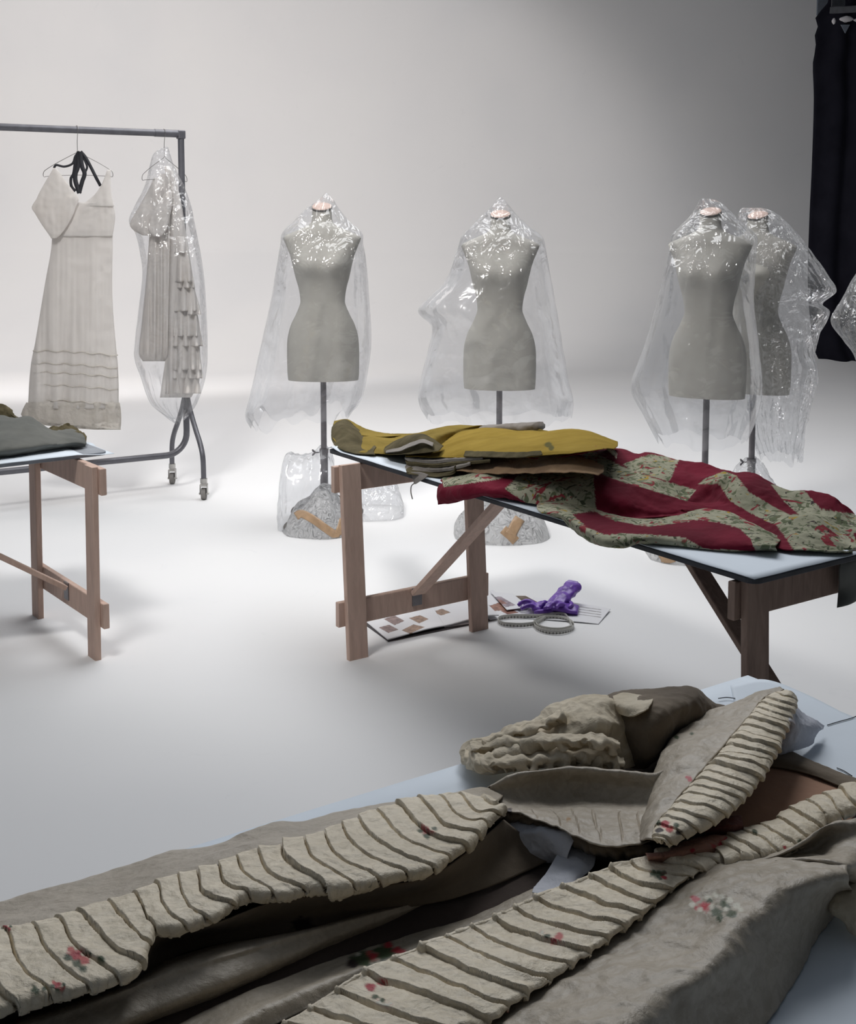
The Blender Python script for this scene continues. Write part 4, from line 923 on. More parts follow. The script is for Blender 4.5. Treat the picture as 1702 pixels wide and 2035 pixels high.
patch('frayed_hem', [HR(*[(x, y-3, .076) for x, y in botE[4:]]), HR(*[(x, y+3, .070) for x, y in ragged(botE[4:], 3, 1, 8)]), HR(*[(x, y+9, .064) for x, y in ragged(botE[4:], 4, .7, 11)])], 300, 12, M['lining'], sg_, disp=wr(.003, 50, 3))
# the panel's dark inner wall and the rolled facing below it
wt = [(-120, 2040), (-60, 2024), (0, 2008), (150, 1968), (262, 1935), (302, 1856), (430, 1826), (560, 1786), (740, 1760), (850, 1736), (930, 1686), (1000, 1625)]
wb = [(-120, 2070), (0, 2035), (60, 2014), (180, 1976), (280, 1940), (360, 1896), (480, 1868), (620, 1846), (760, 1812), (880, 1790), (980, 1760), (1090, 1712)]
patch('inner_wall', [HR(*[(x, y+4, .066) for x, y in wt]), HR(*[(x*.5+X*.5, y*.5+Y_*.5-2, .030) for (x, y), (X, Y_) in zip(wt, wb)]), HR(*[(X, Y_, .010) for X, Y_ in wb])], 190, 30, M['lining'], sg_, disp=wr(.004, 14, 83), spots=[(600, 1838, 20, 'dark'), (620, 1852, 14, 'dark')])
patch('facing', [
    HR((-120, 2072, .01), (0, 2037, .012), (120, 1996, .014), (250, 1952, .014), (330, 1908, .014), (450, 1876, .012), (600, 1846, .010), (740, 1812, .008), (860, 1780, .005)),
    HR((-120, 2080, .034), (0, 2045, .036), (130, 2004, .038), (270, 1954, .040), (350, 1918, .040), (460, 1890, .038), (600, 1850, .030), (740, 1816, .020), (862, 1782, .008)),
    HR((-120, 2110, .03), (0, 2070, .034), (150, 2020, .036), (300, 1962, .036), (450, 1912, .034), (600, 1866, .026), (740, 1824, .018), (864, 1784, .008)),
    HR((-60, 2150, .024), (100, 2090, .024), (250, 2030, .026), (400, 1970, .026), (520, 1922, .022), (640, 1874, .016), (750, 1832, .012), (866, 1788, .006)),
    HR((-20, 2170, .002), (140, 2105, .002), (290, 2040, .002), (430, 1982, .002), (550, 1928, .002), (650, 1886, .002), (760, 1838, .002), (870, 1792, .002))],
    190, 60, M['silk_smooth'], sg_, disp=wr(.005, 10, 81), spots=[(20, 2030, 16, 'green'), (34, 2026, 8, 'red')])
# flat band between the facing and the lower trim
patch('skirt_fold', [
    HR((150, 2140, .002), (300, 2062, .004), (430, 2000, .005), (560, 1945, .006), (680, 1898, .007), (800, 1862, .008), (900, 1836, .008), (1000, 1800, .008), (1080, 1765, .008)),
    HR((200, 2160, .010), (330, 2090, .010), (460, 2020, .012), (580, 1965, .012), (700, 1918, .012), (800, 1880, .012), (900, 1838, .012), (1000, 1795, .012), (1090, 1758, .012)),
    HR((300, 2160, .034), (400, 2080, .034), (470, 2030, .034), (560, 1985, .034), (640, 1950, .032), (700, 1928, .026), (790, 1892, .018), (900, 1850, .018), (1000, 1808, .018), (1100, 1765, .018)),
    HR((340, 2180, .02), (460, 2085, .02), (540, 2040, .02), (620, 2000, .022), (690, 1960, .022), (740, 1930, .02), (830, 1888, .02), (920, 1852, .02), (1010, 1812, .02), (1110, 1768, .02))],
    170, 50, M['silk_smooth'], sg_, disp=wr(.005, 12, 91), spots=[(720, 1905, 22, 'green'), (765, 1892, 20, 'green'), (742, 1900, 10, 'red'), (772, 1876, 9, 'red'), (790, 1888, 9, 'red'), (800, 1893, 7, 'red'), (712, 1896, 6, 'white'), (735, 1893, 6, 'rose'), (700, 1915, 12, 'dark')])
# lower robing with broad pleats
rt_ = [(380, 2120), (480, 2078), (570, 2034), (640, 1990), (715, 1938), (810, 1896), (925, 1848), (985, 1823), (1085, 1775), (1135, 1758), (1200, 1730), (1250, 1714), (1312, 1696), (1360, 1690), (1400, 1694), (1436, 1706)]
rb_ = [(560, 2260), (680, 2190), (780, 2140), (860, 2090), (930, 2052), (993, 2033), (1012, 2010), (1066, 1974), (1110, 1944), (1163, 1908), (1210, 1875), (1250, 1846), (1300, 1804), (1348, 1762), (1392, 1732), (1432, 1710)]
mid_ = [(x*.5+X*.5, y*.5+Y_*.5-3) for (x, y), (X, Y_) in zip(rt_, rb_)]
sp = flower(738, 1962, 1.15, 1) + flower(1112, 1860, 1.0, 2) + flower(1010, 2012, .5, 0)[:1] + [(1312, 1738, 12, 'green'), (1300, 1734, 9, 'green'), (1322, 1744, 5, 'red')]
patch('robing', [
    HR(*[(x-4, y+2, .030) for x, y in rt_]), HR(*[(x, y, .052) for x, y in rt_]), HR(*[(x+6, y+5, .050) for x, y in rt_]), HR(*[(x*.75+X*.25, y*.75+Y_*.25-2, .050) for (x, y), (X, Y_) in zip(rt_, rb_)]),
    HR(*[(x, y, .056) for x, y in mid_]), HR(*[(x*.25+X*.75, y*.25+Y_*.75-1, .058) for (x, y), (X, Y_) in zip(rt_, rb_)]), HR(*[(x, y, .054) for x, y in ragged(rb_, 3, 1.2, 5)])],
    860, 80, M['silk'], sg_, disp=saw(20, 1.9, .0105, .2, 1, .10, 7, .10, True), spots=sp)
# skirt right of the robing, dropping to the table at the right
patch('skirt', [
    HR(*[(x-12, y-6, .040) for x, y in [(600, 2230), (780, 2140), (993, 2033), (1066, 1974), (1163, 1908), (1250, 1846), (1348, 1762), (1432, 1706), (1500, 1704), (1560, 1700), (1640, 1702), (1682, 1712)]]),
    HR((640, 2260, .046), (820, 2160, .046), (1010, 2040, .046), (1085, 1985, .046), (1180, 1920, .048), (1265, 1858, .050), (1365, 1775, .054), (1440, 1722, .060), (1500, 1716, .066), (1560, 1716, .070), (1640, 1718, .076), (1684, 1724, .080)),
    HR((800, 2300, .060), (960, 2180, .062), (1110, 2060, .066), (1200, 1990, .068), (1290, 1920, .070), (1370, 1855, .074), (1430, 1800, .078), (1480, 1765, .082), (1530, 1750, .084), (1580, 1740, .086), (1640, 1732, .086), (1684, 1734, .086)),
    HR((1000, 2300, .070), (1120, 2160, .074), (1220, 2060, .078), (1300, 1990, .080), (1370, 1950, .082), (1420, 1905, .084), (1450, 1860, .088), (1500, 1815, .092), (1550, 1775, .094), (1600, 1760, .092), (1650, 1748, .086), (1685, 1748, .080)),
    HR((1120, 2300, .040), (1230, 2170, .044), (1310, 2080, .046), (1380, 2020, .050), (1440, 1965, .052), (1500, 1915, .054), (1540, 1870, .056), (1580, 1830, .058), (1620, 1795, .056), (1650, 1775, .052), (1675, 1765, .046), (1692, 1760, .040)),
    HR((1280, 2300, .002), (1370, 2180, .002), (1440, 2110, .002), (1500, 2055, .002), (1550, 1995, .002), (1590, 1930, .002), (1615, 1880, .002), (1640, 1840, .002), (1662, 1808, .002), (1680, 1790, .002), (1692, 1780, .002), (1702, 1770, .002))],
    260, 140, M['silk_smooth'], sg_, disp=lambda u, v, p: (.012*(ridged((p[0], p[1], 0), 5.5, 6)-.4)*min(1, v*4)*min(1, (1-v)*4) + .0035*ridged(p, 16, 4) + .0015*nz(p, 60)),
    spots=[(1382, 1786, 9, 'red'), (1376, 1798, 7, 'white'), (1384, 1804, 5, 'red'), (1402, 1801, 12, 'red'), (1392, 1808, 6, 'white'), (1424, 1812, 12, 'green'), (1440, 1796, 12, 'green'), (1408, 1782, 7, 'white'), (1422, 1778, 6, 'white'), (1436, 1782, 6, 'white'), (1450, 1790, 8, 'white'), (1464, 1800, 8, 'white'), (1456, 1816, 11, 'green'), (1472, 1808, 6, 'white'), (1430, 1826, 7, 'green'), (1444, 1806, 6, 'white'), (1412, 1790, 6, 'green'), (1432, 1822, 8, 'green'), (1414, 1800, 5, 'white')])
# second pleated strip running off to the right
r2t = [(1424, 1694), (1434, 1682), (1450, 1666), (1492, 1652), (1533, 1640), (1579, 1612), (1640, 1584), (1702, 1562), (1780, 1530)]
r2b = [(1438, 1712), (1456, 1711), (1476, 1708), (1520, 1698), (1560, 1692), (1600, 1668), (1640, 1630), (1700, 1608), (1790, 1580)]
patch('pleated_strip', [HR(*[(x, y+3, .040) for x, y in r2t]), HR(*[(x, y, .054) for x, y in r2t]), HR(*[(x*.5+X*.5, y*.5+Y_*.5-3, .064) for (x, y), (X, Y_) in zip(r2t, r2b)]), HR(*[(x, y, .062) for x, y in ragged(r2b, 3, 1, 6)]), HR(*[(x, y+4, .045) for x, y in r2b])],
    420, 46, M['silk'], sg_, disp=saw(12, 1.2, .0080, .1, .95, .12, 4, .09, True), spots=[(1575, 1690, 6, 'green'), (1560, 1684, 5, 'red'), (1590, 1672, 6, 'green'), (1500, 1652, 5, 'green')])
patch('side_folds', [
    HR((1480, 1712, .050), (1530, 1700, .052), (1570, 1688, .056), (1610, 1666, .060), (1650, 1640, .062), (1700, 1622, .062), (1790, 1600, .06)),
    HR((1500, 1712, .062), (1550, 1698, .072), (1600, 1672, .082), (1645, 1640, .084), (1700, 1632, .082), (1790, 1620, .08)),
    HR((1520, 1712, .062), (1570, 1700, .050), (1620, 1690, .050), (1650, 1672, .060), (1700, 1662, .070), (1790, 1660, .07)),
    HR((1540, 1712, .072), (1600, 1708, .082), (1650, 1712, .090), (1682, 1716, .086), (1720, 1700, .070), (1790, 1700, .06)),
    HR((1560, 1716, .060), (1620, 1722, .060), (1670, 1740, .060), (1700, 1756, .050), (1740, 1750, .040), (1790, 1750, .03))],
    130, 60, M['silk_smooth'], sg_, disp=wr(.008, 12, 101))
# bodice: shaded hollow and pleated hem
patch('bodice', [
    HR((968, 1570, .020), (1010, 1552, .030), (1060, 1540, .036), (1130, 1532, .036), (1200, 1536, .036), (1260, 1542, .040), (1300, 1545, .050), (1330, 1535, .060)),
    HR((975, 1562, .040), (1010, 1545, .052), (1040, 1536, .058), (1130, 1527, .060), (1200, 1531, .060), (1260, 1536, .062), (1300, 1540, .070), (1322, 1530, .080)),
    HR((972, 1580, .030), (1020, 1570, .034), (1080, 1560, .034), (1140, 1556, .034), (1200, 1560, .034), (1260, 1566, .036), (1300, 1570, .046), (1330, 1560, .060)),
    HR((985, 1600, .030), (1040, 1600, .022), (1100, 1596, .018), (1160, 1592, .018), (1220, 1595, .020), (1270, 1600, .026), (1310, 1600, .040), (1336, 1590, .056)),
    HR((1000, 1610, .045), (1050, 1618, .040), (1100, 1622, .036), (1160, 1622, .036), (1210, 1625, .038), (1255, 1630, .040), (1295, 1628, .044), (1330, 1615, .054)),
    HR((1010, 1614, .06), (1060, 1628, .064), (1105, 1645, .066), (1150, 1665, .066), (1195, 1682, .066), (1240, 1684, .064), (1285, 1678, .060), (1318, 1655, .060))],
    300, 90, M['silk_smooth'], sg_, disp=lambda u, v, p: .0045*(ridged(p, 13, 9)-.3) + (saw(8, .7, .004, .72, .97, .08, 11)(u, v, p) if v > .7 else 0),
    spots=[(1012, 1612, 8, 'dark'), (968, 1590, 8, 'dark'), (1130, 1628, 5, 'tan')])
patch('bodice_edge_lining', [HR(*[(x, y, .058) for x, y in [(985, 1606), (1010, 1612), (1060, 1626), (1105, 1643), (1150, 1663), (1195, 1680), (1240, 1684), (1290, 1678)]]),
    HR(*[(x, y+7, .046) for x, y in ragged([(980, 1612), (1010, 1620), (1060, 1634), (1105, 1652), (1150, 1674), (1195, 1690), (1240, 1692), (1296, 1688)], 5, .8, 2)]),
    HR((975, 1650, .006), (1060, 1665, .006), (1150, 1700, .006), (1240, 1712, .006), (1300, 1706, .006))], 160, 26, M['lining'], sg_, disp=wr(.005, 30, 3))
# sleeve with gathered pleats
sleft = [(1545, 1372), (1500, 1384), (1470, 1400), (1420, 1416), (1380, 1440), (1345, 1470), (1322, 1500), (1310, 1532), (1302, 1570), (1296, 1600), (1280, 1640), (1278, 1672)]
smid = [(1560, 1372), (1520, 1388), (1500, 1410), (1475, 1440), (1450, 1470), (1425, 1500), (1398, 1530), (1375, 1556), (1350, 1585), (1325, 1615), (1304, 1640), (1300, 1670)]
srt = [(1578, 1384), (1572, 1408), (1560, 1436), (1548, 1466), (1535, 1494), (1518, 1524), (1498, 1552), (1472, 1584), (1440, 1612), (1405, 1634), (1365, 1654), (1325, 1676)]
patch('sleeve', [
    HR(*[(x-2, y+8, .020) for x, y in sleft]), HR(*[(x, y, .060) for x, y in sleft]), HR(*[(x*.5+X*.5, y*.5+Y_*.5, .088) for (x, y), (X, Y_) in zip(sleft, smid)]),
    HR(*[(x, y, .096) for x, y in smid])], 200, 50, M['silk_smooth'], sg_, disp=lambda u, v, p: .010*(ridged(p, 8, 14)-.4)*min(1, v*3)*min(1, (1-v)*4) + .003*ridged(p, 20, 4),
    spots=[(1372, 1549, 6, 'red'), (1366, 1545, 4, 'red'), (1345, 1465, 5, 'green'), (1375, 1458, 4, 'green')])
patch('sleeve_pleats', [
    HR(*[(x, y, .092) for x, y in smid]), HR(*[(x*.75+X*.25, y*.75+Y_*.25, .102) for (x, y), (X, Y_) in zip(smid, srt)]), HR(*[(x*.35+X*.65, y*.35+Y_*.65, .106) for (x, y), (X, Y_) in zip(smid, srt)]),
    HR(*[(x, y, .098) for x, y in srt]), HR(*[(x-1, y+2, .088) for x, y in srt])], 640, 60, M['silk'], sg_, disp=saw(22, -.4, .0085, 0, .86, .2, 15),
    spots=[(1322, 1638, 9, 'red'), (1332, 1648, 8, 'rose'), (1308, 1634, 8, 'green'), (1345, 1640, 7, 'green'), (1310, 1650, 7, 'dark'), (1350, 1655, 7, 'dark')])
patch('sleeve_underside', [HR(*[(x-2, y+2, .086) for x, y in srt]), HR(*[(x-14, y+2, .04) for x, y in srt]), HR(*[(x-30, y, .004) for x, y in srt])], 90, 20, M['lining'], sg_, disp=wr(.004, 20, 3), up=False)
patch('salmon_lining', [HR((1284, 1700, 0.048), (1320, 1688, 0.054), (1360, 1672, 0.058), (1400, 1656, 0.056), (1440, 1652, 0.054)), HR((1288, 1704, 0.064), (1325, 1700, 0.068), (1365, 1690, 0.070), (1405, 1676, 0.068), (1445, 1664, 0.064)),
    HR((1290, 1712, 0.052), (1330, 1708, 0.058), (1370, 1700, 0.062), (1410, 1692, 0.062), (1450, 1684, 0.054)), HR((1292, 1722, 0.040), (1330, 1720, 0.042), (1370, 1712, 0.044), (1410, 1706, 0.044), (1450, 1700, 0.044))], 80, 30, M['pinklining'], sg_, disp=wr(.010, 22, 31),
    spots=[(1436, 1678, 9, 'red'), (1446, 1670, 8, 'red'), (1420, 1682, 6, 'rose'), (1376, 1690, 5, 'red')])
patch('oxblood_lining', [HR((1392, 1640, 0.054), (1420, 1630, 0.068), (1455, 1622, 0.074), (1474, 1622, 0.068)), HR((1400, 1652, 0.064), (1430, 1644, 0.074), (1458, 1640, 0.078), (1478, 1640, 0.070)), HR((1410, 1664, 0.052), (1440, 1664, 0.054), (1462, 1662, 0.054), (1480, 1654, 0.050))], 40, 22, M['redwood'], sg_, disp=wr(.004, 22, 33))
patch('tan_panel', [HR((1486, 1500, .006), (1540, 1500, .006), (1600, 1520, .006), (1660, 1542, .006), (1720, 1560, .006), (1780, 1570, .006)), HR((1465, 1560, .012), (1520, 1556, .012), (1580, 1560, .012), (1640, 1574, .012), (1700, 1584, .012), (1760, 1590, .012)),
    HR((1430, 1610, .012), (1480, 1606, .014), (1540, 1600, .014), (1600, 1600, .014), (1660, 1600, .014), (1720, 1602, .014)), HR((1400, 1660, .006), (1450, 1660, .008), (1500, 1656, .01), (1560, 1650, .01), (1620, 1640, .01), (1690, 1630, .01))], 100, 50, M['brownpaper'], sg_, disp=wr(.005, 9, 37))
patch('gauze_edge', [HR((1500, 1478, .01), (1545, 1482, .014), (1600, 1505, .014), (1660, 1528, .014), (1710, 1548, .014), (1770, 1560, .012)), HR((1510, 1500, .02), (1560, 1508, .022), (1610, 1524, .022), (1660, 1540, .02), (1710, 1556, .02), (1770, 1572, .02)),
    HR((1530, 1520, .016), (1580, 1530, .016), (1625, 1544, .016), (1670, 1560, .016), (1715, 1572, .016), (1770, 1584, .016))], 100, 24, M['lining'], sg_, disp=wr(.005, 16, 39))
patch('ragged_hem', [HR((1640, 1745, .03), (1670, 1735, .04), (1702, 1730, .05), (1780, 1720, .05)), HR((1640, 1768, .04), (1668, 1762, .05), (1702, 1760, .05), (1780, 1750, .05)), HR((1642, 1795, .03), (1668, 1808, .035), (1702, 1818, .035), (1780, 1830, .035)), HR((1660, 1812, .01), (1682, 1838, .01), (1705, 1862, .01), (1780, 1890, .01))], 70, 50, M['gauze'], sg_, disp=wr(.014, 18, 44))

# crumpled gauze and dark bundle behind
gz = patch('gauze_bundle', [
    HR((918, 1494, .004), (930, 1478, .01), (985, 1468, .02), (1015, 1450, .03), (1065, 1436, .04), (1105, 1404, .06), (1150, 1388, .075), (1190, 1382, .08), (1225, 1384, .07)),
    HR((917, 1492, .02), (930, 1482, .03), (990, 1470, .045), (1020, 1454, .055), (1070, 1440, .07), (1110, 1412, .085), (1155, 1400, .095), (1195, 1396, .10), (1228, 1400, .085)),
    HR((918, 1505, .02), (950, 1500, .04), (1000, 1490, .055), (1040, 1478, .065), (1085, 1468, .075), (1125, 1450, .085), (1165, 1440, .09), (1200, 1436, .09), (1235, 1440, .07)),
    HR((920, 1515, .016), (955, 1518, .04), (1010, 1508, .05), (1060, 1500, .055), (1110, 1490, .06), (1150, 1485, .06), (1190, 1480, .055), (1225, 1480, .05), (1255, 1480, .04)),
    HR((922, 1520, .004), (960, 1540, .01), (1020, 1534, .014), (1070, 1528, .016), (1120, 1526, .018), (1160, 1526, .018), (1200, 1528, .018), (1240, 1528, .016), (1270, 1520, .01))],
    260, 110, M['gauze'], None, disp=lambda u, v, p: (.018*(ridged(p, 8, 3, 2)-.35) + .007*(ridged((p[0]*1.6, p[1]*.8, p[2]), 22, 5, 2)-.3) + .002*nz(p, 60))*min(1, v*5+.3)*min(1, (1-v)*6))
tag(gz, 'crumpled yellowed gauze and lace bundle at the back edge of the foreground table', 'garment')
def frill(pts, w1, n, amp, seed, dx=0):
    """gathered lace frill: held along the upper path, waving along the lower"""
    up_ = [(x, y, h) for x, y, h in pts]; lo = ragged([(x+dx, y+w1, max(.006, h-.012)) for x, y, h in pts], 4, .8, seed); mid = [(x+dx*.5, y+w1*.5, h+.002) for x, y, h in pts]
    return patch('frill', [HR(*up_), HR(*mid), HR(*lo)], 320, 22, M['gauze'], gz, disp=lambda u, v, p: amp*(.3+.7*v)*(.55*math.sin(2*math.pi*(n*.45*u + .8*nz((u*6, seed, v), 1))) + 1.6*nz((u*n*1.1, v*2, seed), 1)) + .009*ridged(p, 15, seed, 3)-.003, thick=.0009)
frill([(925, 1490, .03), (960, 1502, .05), (1010, 1500, .055), (1060, 1492, .06), (1110, 1488, .06), (1160, 1480, .06), (1215, 1476, .055)], 34, 17, .0065, 1, 6)
frill([(935, 1478, .05), (985, 1468, .06), (1030, 1462, .07), (1080, 1462, .078), (1130, 1458, .085), (1185, 1462, .08), (1230, 1470, .07)], 26, 15, .0065, 4, 4)
frill([(960, 1470, .05), (1010, 1448, .07), (1050, 1442, .08), (1090, 1424, .09), (1120, 1412, .095)], 22, 9, .0065, 7, 8)
frill([(1110, 1500, .05), (1150, 1492, .055), (1200, 1496, .05), (1240, 1506, .04)], 26, 8, .0065, 9, 2)
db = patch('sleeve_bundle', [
    HR((1206, 1392, .04), (1250, 1380, .05), (1300, 1374, .06), (1345, 1372, .06), (1380, 1376, .055), (1410, 1394, .04), (1450, 1408, .02), (1480, 1412, .01)),
    HR((1208, 1388, .08), (1250, 1376, .095), (1300, 1371, .10), (1345, 1370, .10), (1378, 1372, .095), (1405, 1388, .07), (1440, 1404, .045), (1474, 1412, .03)),
    HR((1222, 1412, .08), (1262, 1402, .10), (1300, 1396, .11), (1340, 1392, .11), (1372, 1396, .10), (1396, 1406, .075), (1425, 1416, .05), (1450, 1420, .035)),
    HR((1230, 1450, .06), (1270, 1446, .085), (1305, 1438, .095), (1338, 1430, .09), (1365, 1428, .075), (1385, 1430, .06), (1405, 1434, .045), (1420, 1436, .03)),
    HR((1240, 1500, .02), (1275, 1506, .035), (1300, 1500, .045), (1322, 1486, .045), (1340, 1474, .04), (1360, 1460, .035), (1380, 1450, .03), (1400, 1446, .02)),
    HR((1250, 1524, .004), (1280, 1530, .004), (1300, 1524, .004), (1318, 1508, .004), (1338, 1492, .004), (1358, 1474, .004), (1378, 1462, .004), (1400, 1454, .004))],
    130, 90, M['lining'], None, disp=wr(.014, 12, 55))
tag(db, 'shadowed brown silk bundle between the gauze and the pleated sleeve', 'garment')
patch('striped_turnback', [HR((1218, 1382, .095), (1240, 1376, .10), (1270, 1380, .105), (1300, 1382, .108)), HR((1222, 1398, .10), (1246, 1402, .11), (1272, 1398, .115), (1296, 1394, .118)), HR((1226, 1418, .085), (1250, 1424, .10), (1274, 1416, .112), (1290, 1406, .115))], 50, 30, M['gauze'], db, disp=wr(.005, 20, 57))

# tissue paper packing
t1 = patch('tissue_paper', [HR((1000, 1640, .03), (1040, 1632, .04), (1082, 1634, .05), (1115, 1642, .05), (1146, 1652, .045)), HR((985, 1660, .03), (1035, 1652, .045), (1080, 1650, .055), (1115, 1658, .055), (1142, 1668, .05)), HR((975, 1690, .012), (1030, 1690, .02), (1078, 1688, .03), (1110, 1690, .035), (1134, 1698, .035)), HR((972, 1712, .004), (1030, 1716, .006), (1075, 1716, .008), (1105, 1712, .010), (1128, 1712, .012))], 90, 60, M['tissue'], None, disp=wr(.018, 13, 61), thick=.0006)
tag(t1, 'crumpled white tissue paper tucked inside the silk gown opening', 'tissue paper')
t2 = patch('tissue_paper', [HR((1128, 1650, .034), (1150, 1656, .034), (1172, 1670, .03), (1184, 1690, .028)), HR((1108, 1700, .030), (1136, 1708, .032), (1160, 1716, .032), (1180, 1722, .028)), HR((1066, 1758, .020), (1096, 1762, .022), (1126, 1758, .026), (1150, 1748, .026)), HR((1058, 1772, .028), (1084, 1776, .028), (1110, 1770, .030), (1140, 1756, .030))], 60, 70, M['tissue'], None, disp=wr(.006, 18, 63), thick=.0006)
tag(t2, 'grey translucent tissue sheet hanging beside the brighter tissue in the gown', 'tissue paper')
t3 = patch('tissue_paper', [HR((1556, 1398, .07), (1580, 1404, .07), (1604, 1420, .05), (1626, 1428, .035), (1642, 1440, .02)), HR((1552, 1420, .085), (1575, 1432, .085), (1600, 1440, .06), (1620, 1444, .04), (1640, 1450, .02)), HR((1540, 1450, .06), (1566, 1462, .055), (1590, 1466, .04), (1612, 1464, .025), (1628, 1460, .012)), HR((1520, 1490, .02), (1550, 1498, .02), (1580, 1490, .014), (1602, 1484, .008), (1616, 1478, .004))], 90, 60, M['tissue'], None, disp=wr(.012, 14, 65), thick=.0006)
tag(t3, 'grey tissue paper spilling out behind the pleated sleeve', 'tissue paper')
patch('rolled_edge', [HR((1553, 1412, .09), (1562, 1402, .10), (1572, 1402, .10), (1580, 1412, .09)), HR((1552, 1440, .09), (1562, 1434, .10), (1572, 1434, .10), (1582, 1440, .085))], 30, 20, M['white_tie'], t3, disp=wr(.003, 30, 3))
# pattern sheet with drawn lines
ps = patch('pattern_sheet', [HR((1452, 1362, .0015), (1520, 1350, .0015), (1600, 1378, .0015), (1700, 1428, .0015), (1790, 1470, .0015)), HR((1480, 1480, .0015), (1560, 1470, .0015), (1640, 1480, .0015), (1710, 1500, .0015), (1800, 1530, .0015)), HR((1500, 1600, .0015), (1580, 1580, .0015), (1660, 1580, .0015), (1730, 1590, .0015), (1820, 1600, .0015))], 40, 30, M['paper_top'], None, thick=.0004)
tag(ps, 'large pale pattern sheet with drawn lines on the foreground table', 'paper')
for pts in ([(1645, 1441), (1668, 1434), (1690, 1428), (1712, 1420)], [(1664, 1526), (1678, 1532), (1694, 1542)], [(1428, 1388), (1445, 1386), (1462, 1388)]):
    c = [Vector(HB(x, y, .0032)) for x, y in pts]; mb = MB(); mb.tube([tuple(p) for p in curve([tuple(p) for p in c], 16)], .0009, 6); mb.build('drawn_line', M['edge_dark'], ps, True)

# ------------------------------------------------------------------ things on the floor
def F3(px, py, h=0.0): return G(px, py, h)
# open picture book
bk = empty('open_book', F3(880, 1225), 'open hardback book of small photographs lying under the trestle', 'book')
def page_patch(name, corners, hs, mt, parent, polys=None, n=40, m=30, bulge=.0, side=1, thick=.004):
    """corners: near-left, near-right, far-right, far-left photo points; hs their heights"""
    a, b, c, d = [np.array(F3(*p, h)) for p, h in zip(corners, hs)]; V = []
    for j in range(m):
        for i in range(n):
            u, v = i/(n-1), j/(m-1); p = (a*(1-u)+b*u)*(1-v) + (d*(1-u)+c*u)*v
            p = p + np.array([0, 0, bulge*math.sin(math.pi*min(1, max(0, (u if side > 0 else 1-u)))**1.6)]); V.append(tuple(p))
    me = bpy.data.meshes.new(name); me.from_pydata(V, [], [(j*n+i, j*n+i+1, (j+1)*n+i+1, (j+1)*n+i) for j in range(m-1) for i in range(n-1)])
    li = np.array(V); X, Y = proj(li); pc = np.zeros((len(V), 4), np.float32)
    for k, (poly, cc) in enumerate(polys or []): pc[inpoly(X, Y, poly)] = (*cc, 1)
    at = me.color_attributes.new('pat', 'FLOAT_COLOR', 'POINT'); at.data.foreach_set('color', pc.ravel())
    o = link(name, me, mt, parent); m_ = o.modifiers.new('t', 'SOLIDIFY'); m_.thickness = thick; m_.offset = -1
    if me.polygons[0].normal.z < 0: me.flip_normals()
    return o
m, nt, b = mat('printed_page'); v = coord(nt); at = N_(nt, 'ShaderNodeAttribute', attribute_name='pat'); n = N_(nt, 'ShaderNodeTexNoise', Scale=60.0, Detail=5.0); L_(nt, v, n.inputs['Vector'])
pc_ = mixc(nt, .8, at.outputs['Color'], ramp(nt, n.outputs['Fac'], [(.35, (.35, .3, .3)), (.65, (1, .95, .9))]), 'MULTIPLY'); L_(nt, mixc(nt, at.outputs['Alpha'], (.78, .78, .80), pc_), b.inputs['Base Color']); b.inputs['Roughness'].default_value = .45
M['printed'] = m
pic = (.33, .24, .23); pic2 = (.40, .27, .19)
def quad(cx, cy, w_, h_, k=.28, sk=.7): return [(cx-w_/2-h_*sk*.5, cy+h_/2-0+w_*0), (cx+w_/2-h_*sk*.5+0, cy+h_/2-w_*k), (cx+w_/2+h_*sk*.5, cy-h_/2-w_*k*.0), (cx-w_/2+h_*sk*.5, cy-h_/2+w_*k*.0)]
P_ = lambda *pts: [(680+x/3.04, 1150+y/3.04) for x, y in pts]
page_patch('cover_board', [(772, 1274), (990, 1230), (905, 1178), (722, 1238)], (.003,)*4, M['cover'], bk, thick=.003)
page_patch('left_page', [(771, 1270), (884, 1243), (850, 1190), (729, 1236)], (.012, .016, .016, .008), M['printed'], bk, n=150, m=90, bulge=.004, polys=[
    (P_((252, 243), (318, 222), (378, 255), (318, 281)), pic), (P_((405, 238), (470, 220), (524, 244), (466, 270)), pic2), (P_((222, 295), (285, 278), (342, 308), (280, 328)), pic), (P_((360, 312), (432, 276), (500, 292), (410, 332)), pic2)])
page_patch('right_page', [(884, 1243), (992, 1222), (940, 1172), (850, 1190)], (.016, .022, .012, .016), M['printed'], bk, n=150, m=90, bulge=.010, polys=[
    (P_((545, 200), (605, 182), (658, 204), (598, 222)), pic2)])
page_patch('page_block', [(884, 1246), (940, 1236), (935, 1222), (880, 1232)], (.006, .010, .012, .010), M['page'], bk, thick=.006)
# magazine and loose prints beside it
mg = page_patch('magazine', [(975, 1232), (1040, 1222), (980, 1172), (915, 1188)], (.004, .004, .004, .004), M['printed'], None, n=110, m=60, thick=.003, polys=[(P_((890, 165), (960, 140), (1060, 190), (900, 195)), (.42, .22, .16)), (P_((720, 130), (800, 120), (900, 165), (800, 175)), (.36, .22, .2)), (P_((960, 195), (1020, 185), (1070, 205), (1000, 216)), (.35, .16, .12))])
tag(mg, 'open magazine with reddish brown pictures behind the inner table leg', 'magazine')
mg2 = page_patch('picture_card', [(1008, 1212), (1052, 1206), (1020, 1180), (975, 1176)], (.012, .012, .012, .012), M['printed'], None, n=60, m=40, thick=.002, polys=[(P_((900, 112), (960, 108), (1050, 160), (990, 172)), (.42, .36, .42)), (P_((905, 130), (960, 126), (1000, 150), (930, 158)), (.36, .18, .15))])
tag(mg2, 'pale card with a lilac picture lying on the magazine', 'card')
